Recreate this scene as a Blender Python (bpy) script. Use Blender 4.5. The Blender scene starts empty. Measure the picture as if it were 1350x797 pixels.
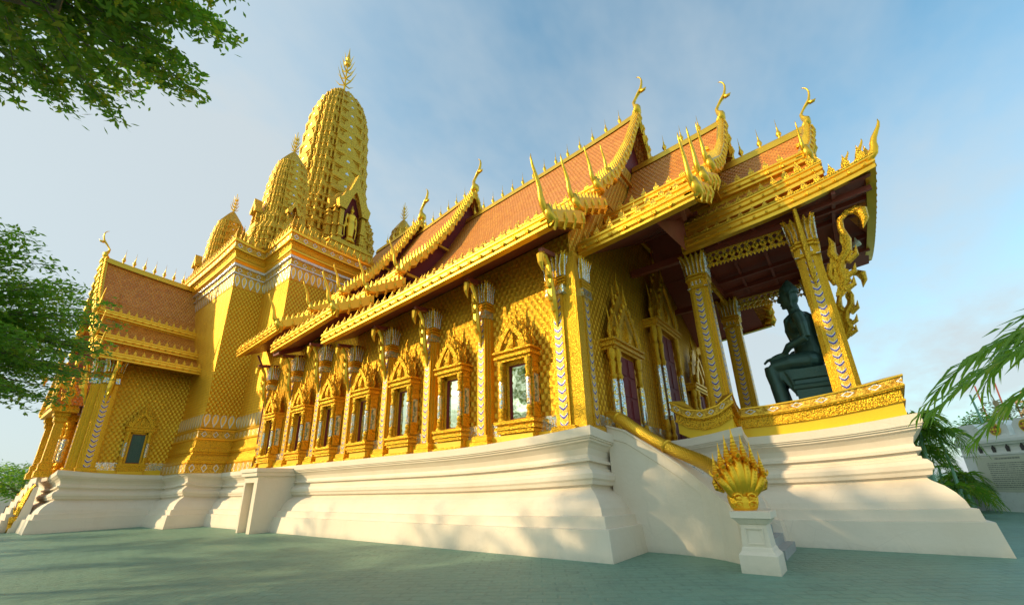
import bpy, bmesh, math, random
from math import sin, cos, pi, radians, sqrt, floor
from mathutils import Vector, Matrix

random.seed(7)
S = bpy.context.scene
COL = S.collection

# ---------------------------------------------------------------- camera
cd = bpy.data.cameras.new('camera'); cam = bpy.data.objects.new('camera', cd); COL.objects.link(cam)
cd.sensor_width = 36.0; cd.lens = 556.438 / 1350 * 36.0; cd.clip_end = 3000; cd.clip_start = 0.05
cd.shift_y = 41.5 / 1350
yaw, pitch, roll = 0.657838, 0.344284, -0.027951
_f = Vector((-sin(yaw), cos(yaw), 0)); _r = Vector((cos(yaw), sin(yaw), 0)); _u = Vector((0, 0, 1))
f2 = cos(pitch)*_f + sin(pitch)*_u; u2 = -sin(pitch)*_f + cos(pitch)*_u
r3 = cos(roll)*_r + sin(roll)*u2; u3 = -sin(roll)*_r + cos(roll)*u2
M = Matrix((r3, u3, -f2)).transposed().to_4x4(); M.translation = Vector((0, 0, 1.6))
cam.matrix_world = M
S.camera = cam

# ---------------------------------------------------------------- light
SUN_AZ, SUN_EL = radians(42), radians(23)
sv = Vector((-sin(SUN_AZ)*cos(SUN_EL), -cos(SUN_AZ)*cos(SUN_EL), sin(SUN_EL)))   # towards the sun
sl = bpy.data.lights.new('sun', 'SUN'); so = bpy.data.objects.new('sun', sl); COL.objects.link(so)
sl.energy = 3.0; sl.angle = radians(1.0); sl.color = (1.0, 0.76, 0.45)
so.rotation_mode = 'QUATERNION'; so.rotation_quaternion = sv.to_track_quat('Z', 'Y'); so.location = (-30, -40, 40)
S.view_settings.view_transform = 'Standard'; S.view_settings.look = 'None'
S.view_settings.exposure = 0.52; S.view_settings.gamma = 1
S.view_settings.use_curve_mapping = False

class NT:
    """small helper to write node graphs as expressions"""
    def __init__(s, tree): s.t = tree; tree.nodes.clear()
    def n(s, kind, **kw):
        x = s.t.nodes.new(kind)
        for k, v in kw.items(): setattr(x, k, v)
        return x
    def put(s, sock, v):
        if v is None: return
        if isinstance(v, bpy.types.NodeSocket): s.t.links.new(v, sock)
        else: sock.default_value = v
    def m(s, op, a, b=None, c=None):
        x = s.n('ShaderNodeMath', operation=op)
        for i, v in enumerate((a, b, c)): s.put(x.inputs[i], v)
        return x.outputs[0]
    def mix(s, fac, a, b, mode='MIX'):
        x = s.n('ShaderNodeMix', data_type='RGBA', blend_type=mode)
        s.put(x.inputs[0], fac)
        for i, v in ((6, a), (7, b)):
            if isinstance(v, tuple) and len(v) == 3: v = (*v, 1)
            s.put(x.inputs[i], v)
        return x.outputs[2]
    def noise(s, vec, scale, detail=3, rough=.55):
        x = s.n('ShaderNodeTexNoise'); s.put(x.inputs['Vector'], vec); x.inputs['Scale'].default_value = scale
        x.inputs['Detail'].default_value = detail; x.inputs['Roughness'].default_value = rough
        return x.outputs[0]
    def vor(s, vec, scale, feat='F1', out=0):
        x = s.n('ShaderNodeTexVoronoi', feature=feat); s.put(x.inputs['Vector'], vec); x.inputs['Scale'].default_value = scale
        return x.outputs[out]
    def ramp(s, fac, stops):
        x = s.n('ShaderNodeValToRGB'); s.put(x.inputs[0], fac); e = x.color_ramp.elements
        while len(e) < len(stops): e.new(.5)
        for k, (p, c) in enumerate(stops):
            e[k].position = p; e[k].color = (*c, 1) if len(c) == 3 else c
        return x.outputs[0]
    def sep(s, v):
        x = s.n('ShaderNodeSeparateXYZ'); s.put(x.inputs[0], v); return x.outputs
    def comb(s, a, b, c=0.0):
        x = s.n('ShaderNodeCombineXYZ')
        for i, v in enumerate((a, b, c)): s.put(x.inputs[i], v)
        return x.outputs[0]

# sky
W = bpy.data.worlds.new('World'); S.world = W; W.use_nodes = True
k = NT(W.node_tree)
sky = k.n('ShaderNodeTexSky', sky_type='NISHITA'); sky.sun_disc = False
sky.sun_elevation = SUN_EL; sky.sun_rotation = math.atan2(sv.x, sv.y) % (2*pi)
sky.air_density = 1.0; sky.dust_density = 1.6; sky.ozone_density = 1.6
tc = k.n('ShaderNodeTexCoord').outputs['Generated']
sx, sy, sz = k.sep(tc)
# thin cloud: planar projection of the direction on a high layer, stretched into streaks
zz = k.m('ADD', k.m('MAXIMUM', sz, 0.0), 0.22)
px = k.m('DIVIDE', sx, zz); py = k.m('DIVIDE', sy, zz)
v1 = k.comb(k.m('ADD', k.m('MULTIPLY', px, .9), k.m('MULTIPLY', py, .35)), k.m('SUBTRACT', k.m('MULTIPLY', py, .55), k.m('MULTIPLY', px, .5)))
n1 = k.noise(v1, .75, 6, .55)
n2 = k.noise(v1, 2.6, 5, .6)
cl = k.m('ADD', k.m('MULTIPLY', k.m('SUBTRACT', n1, .5), 1.5), k.m('MULTIPLY', k.m('SUBTRACT', n2, .5), .9)); cl = k.m('ADD', cl, .5)
west = k.m('ADD', k.m('MULTIPLY', sx, -.62), k.m('MULTIPLY', sy, -.10))       # the cloud sheet is thicker to the west
cl = k.m('ADD', cl, k.m('MULTIPLY', west, .34))
low = k.m('SUBTRACT', 0.42, k.m('MULTIPLY', sz, .58))
cl = k.m('ADD', cl, low)
cf = k.ramp(cl, [(.15, (0, 0, 0)), (.88, (1, 1, 1))])
skyc = k.mix(1.0, sky.outputs[0], (1.14, 1.66, 1.50), 'MULTIPLY')
cc = k.mix(k.m('MULTIPLY', cf, .92), skyc, (3.25, 3.58, 3.72))
bg = k.n('ShaderNodeBackground'); bg.inputs['Strength'].default_value = .14
k.put(bg.inputs['Color'], cc)
k.t.links.new(bg.outputs[0], k.n('ShaderNodeOutputWorld').inputs['Surface'])

# ---------------------------------------------------------------- materials
MATS = {}
def mat(name, base=(.5, .5, .5), rough=.5, metal=0.0, fn=None, bump=.02, spec=None):
    """fn(k, uv, obj) -> dict(color=, rough=, metal=, height=)"""
    m = bpy.data.materials.new(name); m.use_nodes = True; MATS[name] = m
    k = NT(m.node_tree)
    p = k.n('ShaderNodeBsdfPrincipled'); o = k.n('ShaderNodeOutputMaterial'); k.t.links.new(p.outputs[0], o.inputs[0])
    p.inputs['Base Color'].default_value = (*base, 1); p.inputs['Roughness'].default_value = rough
    p.inputs['Metallic'].default_value = metal
    if spec is not None: p.inputs['Specular IOR Level'].default_value = spec
    if fn:
        t = k.n('ShaderNodeTexCoord')
        r = fn(k, t.outputs['UV'], t.outputs['Object'])
        if 'color' in r: k.put(p.inputs['Base Color'], r['color'])
        if 'rough' in r: k.put(p.inputs['Roughness'], r['rough'])
        if 'metal' in r: k.put(p.inputs['Metallic'], r['metal'])
        if 'height' in r:
            b = k.n('ShaderNodeBump'); b.inputs['Distance'].default_value = bump; b.inputs['Strength'].default_value = r.get('st', 1.0)
            k.put(b.inputs['Height'], r['height']); k.t.links.new(b.outputs[0], p.inputs['Normal'])
    return m

def fr(k, a): return k.m('FRACT', a)
def scale_cells(k, uv, w, h):
    u, v, _ = k.sep(uv)
    vv = k.m('DIVIDE', v, h); row = k.m('FLOOR', vv); fv = k.m('SUBTRACT', vv, row)
    uu = k.m('ADD', k.m('DIVIDE', u, w), k.m('MULTIPLY', k.m('MODULO', row, 2.0), .5))
    col = k.m('FLOOR', uu); fu = k.m('SUBTRACT', k.m('SUBTRACT', uu, col), .5)
    rnd = k.n('ShaderNodeTexWhiteNoise', noise_dimensions='2D'); k.put(rnd.inputs['Vector'], k.comb(row, col))
    return fu, fv, rnd.outputs[0]

def f_goldwall(k, uv, ob):
    fu, fv, rnd = scale_cells(k, uv, .225, .17)
    a = k.m('MULTIPLY', k.m('ABSOLUTE', fu), 2.0)
    d = k.m('SQRT', k.m('ADD', k.m('MULTIPLY', a, a), k.m('POWER', k.m('SUBTRACT', 1.0, fv), 2.0)))
    scallop = k.m('SUBTRACT', 1.0, k.m('MINIMUM', d, 1.15))
    h = k.m('ADD', k.m('MULTIPLY', scallop, 1.0), k.m('MULTIPLY', k.noise(uv, 22, 2), .35))
    h = k.m('ADD', h, k.m('MULTIPLY', rnd, .12))
    w = k.noise(uv, .55, 3)
    c = k.mix(k.ramp(w, [(.3, (0, 0, 0)), (.7, (1, 1, 1))]), (.86, .455, .018), (.98, .56, .03))
    c = k.mix(k.m('MULTIPLY', k.ramp(d, [(.75, (0, 0, 0)), (1.1, (1, 1, 1))]), .45), c, (.55, .25, .012))
    c = k.mix(k.m('MULTIPLY', rnd, .25), c, (.72, .37, .035))
    w2 = k.noise(ob, 1.7, 6, .7)
    c = k.mix(k.m('MULTIPLY', k.ramp(w2, [(.52, (0, 0, 0)), (.72, (1, 1, 1))]), .35), c, (.60, .33, .03))
    return dict(color=c, height=h, rough=k.m('ADD', .22, k.m('MULTIPLY', w2, .42)))
mat('gold_wall', rough=.42, metal=.72, fn=f_goldwall, bump=.058)

def ornate(c1, c2, sc, groove=(.42, .19, .012), gamt=.55):
    def f(k, uv, ob):
        v = k.vor(ob, sc); n = k.noise(ob, sc*.8, 4, .65)
        h = k.m('ADD', k.m('MULTIPLY', v, -1.0), n)
        w = k.noise(ob, 1.3, 3)
        c = k.mix(w, c1, c2)
        c = k.mix(k.m('MULTIPLY', k.ramp(v, [(.45, (0, 0, 0)), (.8, (1, 1, 1))]), gamt), c, groove)
        return dict(color=c, height=h)
    return f
mat('gold_trim', rough=.32, metal=.82, fn=ornate((.90, .49, .022), (1.0, .60, .045), 27, (.30, .12, .006), .65), bump=.02)
mat('gold_fine', rough=.32, metal=.82, fn=ornate((.88, .48, .022), (.98, .59, .045), 44, (.34, .15, .008), .55), bump=.012)
mat('gold_tower', rough=.40, metal=.7, fn=ornate((.84, .48, .035), (.96, .59, .06), 13, (.30, .13, .006), .6), bump=.035)
def f_smooth(k, uv, ob):
    w = k.noise(ob, 2.2, 4)
    return dict(color=k.mix(w, (.88, .49, .03), (.98, .60, .06)), height=k.noise(ob, 30, 3), rough=k.m('ADD', .22, k.m('MULTIPLY', w, .25)))
mat('gold_smooth', rough=.32, metal=.8, fn=f_smooth, bump=.006)
mat('gold_bright', rough=.28, metal=.85, fn=lambda k, uv, ob: dict(color=k.mix(k.noise(ob, 6, 3), (.95, .48, .02), (1.0, .61, .045)), height=k.noise(ob, 40, 3)), bump=.006)
mat('yellow_paint', (.88, .55, .015), .45, .1, fn=lambda k, uv, ob: dict(color=k.mix(k.noise(ob, 1.5, 4), (.82, .50, .012), (.92, .62, .02)), height=k.noise(ob, 14, 3)), bump=.004)

mat('gold_leaf', rough=.3, metal=.7, fn=ornate((.92, .50, .03), (1.0, .61, .05), 30), bump=.012)
def f_naga(k, uv, ob):
    u, v, _ = k.sep(uv)
    fu, fv, rnd = scale_cells(k, uv, .055, .05)
    a = k.m('MULTIPLY', k.m('ABSOLUTE', fu), 2.0)
    d = k.m('SQRT', k.m('ADD', k.m('MULTIPLY', a, a), k.m('POWER', k.m('SUBTRACT', 1.0, fv), 2.0)))
    c = k.mix(k.noise(ob, 5, 3), (.90, .50, .03), (1.0, .66, .06))
    c = k.mix(k.m('MULTIPLY', k.ramp(d, [(.8, (0, 0, 0)), (1.1, (1, 1, 1))]), .5), c, (.5, .2, .01))
    return dict(color=c, height=k.m('SUBTRACT', 1.0, k.m('MINIMUM', d, 1.1)))
mat('naga_scales', rough=.3, metal=.7, fn=f_naga, bump=.012)

def f_mosaic(k, uv, ob):
    x = k.vor(ob, 17, 'F1', 1); dd = k.vor(ob, 17, 'DISTANCE_TO_EDGE')
    r, g, b = [x for x in k.n('ShaderNodeSeparateColor').outputs][:3]
    sc = k.t.nodes[-1]; k.put(sc.inputs[0], x)
    pick = k.ramp(r, [(0, (.80, .82, .84)), (.42, (.95, .66, .16)), (.72, (.55, .74, .80)), (.90, (.93, .92, .86))])
    k.t.nodes[-1].color_ramp.interpolation = 'CONSTANT'
    e = k.ramp(dd, [(0, (0, 0, 0)), (.05, (1, 1, 1))])
    return dict(color=k.mix(e, (.62, .36, .03), pick), metal=.75, rough=.2, height=k.m('ADD', k.m('MULTIPLY', g, 1.0), k.m('MULTIPLY', e, .6)))
mat('mirror_mosaic', rough=.2, metal=.75, fn=f_mosaic, bump=.03)

def f_lotus(k, uv, ob):
    """petals hanging in a frieze: silver drops on gold"""
    u, v, _ = k.sep(uv)
    fu = k.m('MULTIPLY', k.m('ABSOLUTE', k.m('SUBTRACT', fr(k, k.m('DIVIDE', u, .42)), .5)), 2.0)
    fv = k.m('SUBTRACT', 1.0, v)
    wid = k.m('SINE', k.m('MULTIPLY', k.m('POWER', fv, .7), 3.1))
    a = k.m('SUBTRACT', k.m('MULTIPLY', wid, .85), fu)
    s = k.ramp(a, [(.06, (0, 0, 0)), (.12, (1, 1, 1))]); s2 = k.ramp(a, [(.34, (0, 0, 0)), (.42, (1, 1, 1))])
    c = k.mix(s, (.72, .42, .04), (.72, .80, .86)); c = k.mix(s2, c, (.95, .62, .09))
    return dict(color=c, height=k.m('ADD', s, k.m('MULTIPLY', k.noise(ob, 20, 3), .5)))
mat('lotus_frieze', rough=.35, metal=.6, fn=f_lotus, bump=.035)

def f_diamond(k, uv, ob):
    u, v, _ = k.sep(uv)
    fu = k.m('ABSOLUTE', k.m('SUBTRACT', fr(k, k.m('DIVIDE', u, .58)), .5))
    fv = k.m('ABSOLUTE', k.m('SUBTRACT', v, .5))
    d = k.m('ADD', k.m('MULTIPLY', fu, 2.5), k.m('MULTIPLY', fv, 1.5))
    ring = k.m('SUBTRACT', 1.0, k.m('MULTIPLY', k.m('ABSOLUTE', k.m('SUBTRACT', d, .55)), 7.0))
    s = k.ramp(ring, [(.15, (0, 0, 0)), (.35, (1, 1, 1))])
    n = k.noise(ob, 16, 4, .7)
    c = k.mix(k.ramp(n, [(.42, (0, 0, 0)), (.58, (1, 1, 1))]), (.48, .22, .012), (.95, .60, .07))
    c = k.mix(s, c, (.86, .88, .90))
    return dict(color=c, height=k.m('ADD', s, k.m('MULTIPLY', n, 1.2)))
mat('diamond_band', rough=.33, metal=.6, fn=f_diamond, bump=.03)

def f_chevron(k, uv, ob):
    u, v, _ = k.sep(uv)
    au = k.m('ABSOLUTE', u)
    t = fr(k, k.m('SUBTRACT', k.m('DIVIDE', v, .215), k.m('MULTIPLY', k.m('POWER', k.m('MULTIPLY', au, 9.0), 1.5), .42)))
    blue = k.m('MULTIPLY', k.ramp(t, [(.0, (1, 1, 1)), (.20, (1, 1, 1)), (.24, (0, 0, 0))]), k.m('LESS_THAN', au, .118))
    edge = k.m('MULTIPLY', k.ramp(t, [(.22, (0, 0, 0)), (.24, (1, 1, 1)), (.32, (1, 1, 1)), (.34, (0, 0, 0))]), k.m('LESS_THAN', au, .118))
    n = k.noise(ob, 26, 3)
    c = k.mix(k.ramp(n, [(.4, (0, 0, 0)), (.6, (1, 1, 1))]), (.72, .40, .04), (1.0, .66, .12))
    c = k.mix(edge, c, (.80, .80, .84)); c = k.mix(blue, c, (.045, .06, .42))
    return dict(color=c, height=k.m('ADD', n, k.m('MULTIPLY', t, .8)))
mat('chevron_enamel', rough=.28, metal=.45, fn=f_chevron, bump=.02)

def f_tile(k, uv, ob):
    u, v, _ = k.sep(uv)
    vv = k.m('DIVIDE', v, .20); row = k.m('FLOOR', vv); fv = k.m('SUBTRACT', vv, row)
    uu = k.m('ADD', k.m('DIVIDE', u, .17), k.m('MULTIPLY', k.m('MODULO', row, 2.0), .5)); col = k.m('FLOOR', uu)
    fu = k.m('ABSOLUTE', k.m('SUBTRACT', k.m('SUBTRACT', uu, col), .5))
    rnd = k.n('ShaderNodeTexWhiteNoise', noise_dimensions='2D'); k.put(rnd.inputs['Vector'], k.comb(row, col)); r = rnd.outputs[0]
    c = k.mix(r, (.62, .19, .015), (.80, .31, .035))
    c = k.mix(k.m('MULTIPLY', k.noise(uv, .8, 5), .35), c, (.50, .20, .025))
    c = k.mix(k.m('MULTIPLY', k.m('LESS_THAN', fv, .16), .5), c, (.22, .055, .01))
    h = k.m('ADD', k.m('SUBTRACT', 1.0, fv), k.m('MULTIPLY', k.m('MULTIPLY', fu, fu), -2.2))
    return dict(color=c, height=k.m('ADD', h, k.m('MULTIPLY', r, .2)), rough=.42)
mat('roof_tile', rough=.45, metal=.0, fn=f_tile, bump=.05)

def f_cream(k, uv, ob):
    n = k.noise(ob, .7, 5); n2 = k.noise(ob, 9, 4)
    x, y, z = k.sep(ob)
    st = k.noise(k.comb(k.m('MULTIPLY', x, 5.0), k.m('MULTIPLY', y, 5.0), k.m('MULTIPLY', z, .5)), 1.0, 4, .7)
    c = k.mix(k.ramp(n, [(.3, (0, 0, 0)), (.75, (1, 1, 1))]), (.80, .67, .51), (.86, .75, .60))
    c = k.mix(k.m('MULTIPLY', k.ramp(st, [(.55, (0, 0, 0)), (.85, (1, 1, 1))]), .25), c, (.60, .50, .37))
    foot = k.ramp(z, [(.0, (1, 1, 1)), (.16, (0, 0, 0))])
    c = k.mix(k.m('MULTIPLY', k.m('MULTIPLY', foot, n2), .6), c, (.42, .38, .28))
    cr_ = k.vor(k.mix(.12, ob, k.n('ShaderNodeTexNoise').outputs[1]), .9, 'DISTANCE_TO_EDGE')
    c = k.mix(k.m('MULTIPLY', k.ramp(cr_, [(.0, (1, 1, 1)), (.006, (0, 0, 0))]), k.m('MULTIPLY', k.ramp(n, [(.45, (0, 0, 0)), (.6, (1, 1, 1))]), .14)), c, (.38, .31, .22))
    return dict(color=c, height=k.m('ADD', n2, k.m('MULTIPLY', n, 2.0)), rough=.62)
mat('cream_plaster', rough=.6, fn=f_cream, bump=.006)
def f_white(k, uv, ob):
    n = k.noise(ob, 1.1, 5)
    c = k.mix(n, (.80, .82, .77), (.88, .89, .84))
    c = k.mix(k.m('MULTIPLY', k.ramp(k.noise(ob, 3.5, 6, .7), [(.55, (0, 0, 0)), (.8, (1, 1, 1))]), .4), c, (.42, .42, .36))
    return dict(color=c, height=k.noise(ob, 12, 3), rough=.7)
mat('white_plaster', rough=.7, fn=f_white, bump=.006)

def f_maroon(k, uv, ob):
    x, y, z = k.sep(ob)
    g = k.noise(k.comb(k.m('MULTIPLY', x, .8), k.m('MULTIPLY', y, 9.0), z), 3, 4)
    return dict(color=k.mix(g, (.20, .035, .022), (.32, .065, .038)), height=g, rough=.45)
mat('maroon_wood', rough=.45, fn=f_maroon, bump=.008)
mat('maroon_paint', (.16, .012, .016), .62, fn=lambda k, uv, ob: dict(color=k.mix(k.noise(ob, 2, 3), (.15, .010, .013), (.20, .016, .018)), height=k.noise(ob, 20, 2)), bump=.003)
mat('window_glass', (.62, .66, .55), .04, 1.0, fn=lambda k, uv, ob: dict(color=k.mix(k.noise(ob, 2, 2), (.60, .62, .46), (.68, .70, .54)), height=k.noise(ob, 1.5, 2)), bump=.01)
mat('silver_strip', (.80, .82, .84), .2, .8, fn=lambda k, uv, ob: dict(color=k.mix(k.noise(ob, 14, 3), (.66, .70, .74), (.90, .90, .90)), height=k.vor(ob, 26)), bump=.02)
mat('blue_mosaic', (.3, .5, .6), .2, .6, fn=lambda k, uv, ob: dict(color=k.ramp(k.vor(ob, 14, 'F1', 1), [(.2, (.10, .28, .36)), (.5, (.46, .62, .66)), (.8, (.85, .84, .70))]), height=k.vor(ob, 14, 'DISTANCE_TO_EDGE')), bump=.03)
def f_floor(k, uv, ob):
    x, y, z = k.sep(ob)
    d1 = k.m('ADD', k.m('MULTIPLY', x, .82), k.m('MULTIPLY', y, .57)); d2 = k.m('SUBTRACT', k.m('MULTIPLY', y, .82), k.m('MULTIPLY', x, .57))
    br = k.n('ShaderNodeTexBrick'); k.put(br.inputs['Vector'], k.comb(d1, d2)); br.inputs['Scale'].default_value = 1.1
    br.inputs['Mortar Size'].default_value = .035; br.inputs['Mortar Smooth'].default_value = .6
    br.inputs['Color1'].default_value = (.0, 0, 0, 1); br.inputs['Color2'].default_value = (1, 1, 1, 1); br.inputs['Mortar'].default_value = (.5, .5, .5, 1)
    n = k.noise(ob, .35, 5, .6); n2 = k.noise(ob, 7, 5, .7)
    c = k.mix(n, (.14, .28, .205), (.22, .38, .28))
    c = k.mix(k.m('MULTIPLY', k.sep(br.outputs[0])[0], .30), c, (.16, .26, .18))
    c = k.mix(k.m('MULTIPLY', k.m('MULTIPLY', br.outputs[1], k.ramp(k.noise(ob, .8, 4), [(.4, (0, 0, 0)), (.6, (1, 1, 1))])), .35), c, (.08, .16, .12))
    c = k.mix(k.m('MULTIPLY', k.ramp(n2, [(.52, (0, 0, 0)), (.75, (1, 1, 1))]), .35), c, (.20, .25, .17))
    c = k.mix(k.m('MULTIPLY', k.ramp(k.noise(ob, 1.4, 6, .7), [(.50, (0, 0, 0)), (.72, (1, 1, 1))]), .45), c, (.06, .14, .12))
    c = k.mix(k.m('MULTIPLY', k.ramp(k.noise(ob, .16, 6, .75), [(.48, (0, 0, 0)), (.66, (1, 1, 1))]), .35), c, (.20, .26, .17))
    h = k.m('ADD', k.m('MULTIPLY', br.outputs[1], -.35), k.m('MULTIPLY', n2, 1.0))
    return dict(color=c, height=h, rough=k.m('ADD', .42, k.m('MULTIPLY', n2, .3)))
mat('green_paving', rough=.5, fn=f_floor, bump=.025)
mat('bronze_dark', rough=.38, metal=.35, fn=lambda k, uv, ob: dict(color=k.mix(k.noise(ob, 2.5, 4), (.035, .085, .072), (.065, .14, .115)), height=k.noise(ob, 12, 3), rough=k.m('ADD', .3, k.m('MULTIPLY', k.noise(ob, 5, 3), .25))), bump=.01)
mat('grey_wood', (.12, .11, .08), .6, fn=lambda k, uv, ob: dict(color=k.mix(k.noise(ob, 3, 4), (.10, .10, .075), (.17, .155, .11)), height=k.noise(ob, 14, 3)), bump=.01)
mat('concrete', (.4, .4, .38), .8, fn=lambda k, uv, ob: dict(color=k.mix(k.noise(ob, 3, 5), (.30, .31, .30), (.46, .46, .43)), height=k.noise(ob, 18, 3)), bump=.01)
def leafmat(name, a, b, c3):
    def f(k, uv, ob):
        n = k.noise(ob, 1.2, 3); i = k.n('ShaderNodeTexWhiteNoise'); k.put(i.inputs['Vector'], k.comb(*[k.m('FLOOR', k.m('MULTIPLY', q, 7.0)) for q in k.sep(ob)]))
        return dict(color=k.mix(k.ramp(i.outputs[0], [(.80, (0, 0, 0)), (.95, (1, 1, 1))]), k.mix(n, a, b), c3))
    m = mat(name, rough=.42, fn=f)
    nt = m.node_tree; p = next(x for x in nt.nodes if x.type == 'BSDF_PRINCIPLED'); o = next(x for x in nt.nodes if x.type == 'OUTPUT_MATERIAL')
    tr = nt.nodes.new('ShaderNodeBsdfTranslucent'); ms = nt.nodes.new('ShaderNodeMixShader'); ms.inputs[0].default_value = .5
    src = p.inputs['Base Color'].links[0].from_socket
    mx = nt.nodes.new('ShaderNodeMix'); mx.data_type = 'RGBA'; mx.blend_type = 'MULTIPLY'; mx.inputs[0].default_value = 1
    nt.links.new(src, mx.inputs[6]); mx.inputs[7].default_value = (1.9, 2.0, .8, 1); nt.links.new(mx.outputs[2], tr.inputs['Color'])
    nt.links.new(p.outputs[0], ms.inputs[1]); nt.links.new(tr.outputs[0], ms.inputs[2]); nt.links.new(ms.outputs[0], o.inputs[0])
leafmat('leaf_green', (.09, .20, .022), (.14, .27, .03), (.28, .32, .035))
leafmat('leaf_dark', (.11, .23, .035), (.15, .29, .04), (.24, .32, .04))
leafmat('leaf_palm', (.14, .26, .03), (.20, .32, .04), (.30, .36, .06))
leafmat('leaf_dry', (.10, .12, .04), (.15, .15, .05), (.20, .15, .06))
mat('bark', rough=.85, fn=lambda k, uv, ob: dict(color=k.mix(k.noise(ob, 6, 5), (.10, .075, .05), (.22, .18, .13)), height=k.noise(ob, 14, 5)), bump=.03)
mat('dark_iron', (.04, .04, .04), .5, .5, fn=lambda k, uv, ob: dict(color=k.mix(k.noise(ob, 8, 3), (.03, .03, .03), (.07, .06, .05))))
mat('red_rust', (.30, .07, .05), .7, fn=lambda k, uv, ob: dict(color=k.mix(k.noise(ob, 4, 3), (.24, .05, .04), (.42, .13, .09))))
mat('pale_wood', (.42, .30, .16), .7, fn=lambda k, uv, ob: dict(color=k.mix(k.noise(ob, 6, 4), (.34, .24, .12), (.50, .38, .20))))
mat('blue_sheet', (.05, .14, .36), .6, fn=lambda k, uv, ob: dict(color=k.mix(k.noise(ob, 2, 3), (.04, .12, .30), (.07, .18, .42))))
mat('red_petal', (.5, .04, .03), .5, fn=lambda k, uv, ob: dict(color=k.mix(k.noise(ob, 9, 2), (.5, .04, .03), (.55, .16, .05))))
mat('pale_green', (.20, .42, .30), .5, fn=lambda k, uv, ob: dict(color=k.mix(k.noise(ob, 9, 2), (.18, .40, .28), (.26, .48, .34))))
def f_text(k, uv, ob):
    """small lines of unreadable carved writing on a stone panel: uv in metres from the panel's centre"""
    u, v, _ = k.sep(uv)
    ln = k.m('DIVIDE', v, .082); row = k.m('FLOOR', ln); f = k.m('SUBTRACT', ln, row)
    inl = k.m('MULTIPLY', k.m('GREATER_THAN', f, .28), k.m('LESS_THAN', f, .78))
    g = k.noise(k.comb(k.m('MULTIPLY', u, 42.0), k.m('MULTIPLY', row, 7.3)), 1.0, 2, .7)
    ink = k.m('MULTIPLY', k.m('GREATER_THAN', g, .44), inl)
    ins = k.m('MULTIPLY', k.m('LESS_THAN', k.m('ABSOLUTE', u), .98), k.m('LESS_THAN', k.m('ABSOLUTE', k.m('SUBTRACT', v, -.05)), .56))
    head = k.m('MULTIPLY', k.m('MULTIPLY', k.m('LESS_THAN', k.m('ABSOLUTE', u), .55), k.m('LESS_THAN', k.m('ABSOLUTE', k.m('SUBTRACT', v, .64)), .035)), k.m('GREATER_THAN', g, .42))
    a = k.m('MAXIMUM', k.m('MULTIPLY', ink, ins), head)
    c = k.mix(k.noise(ob, 1.5, 4), (.56, .58, .44), (.64, .65, .50))
    return dict(color=k.mix(k.m('MULTIPLY', a, .75), c, (.10, .12, .10)), rough=.5)
mat('inscribed_stone', rough=.5, fn=f_text)

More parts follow.
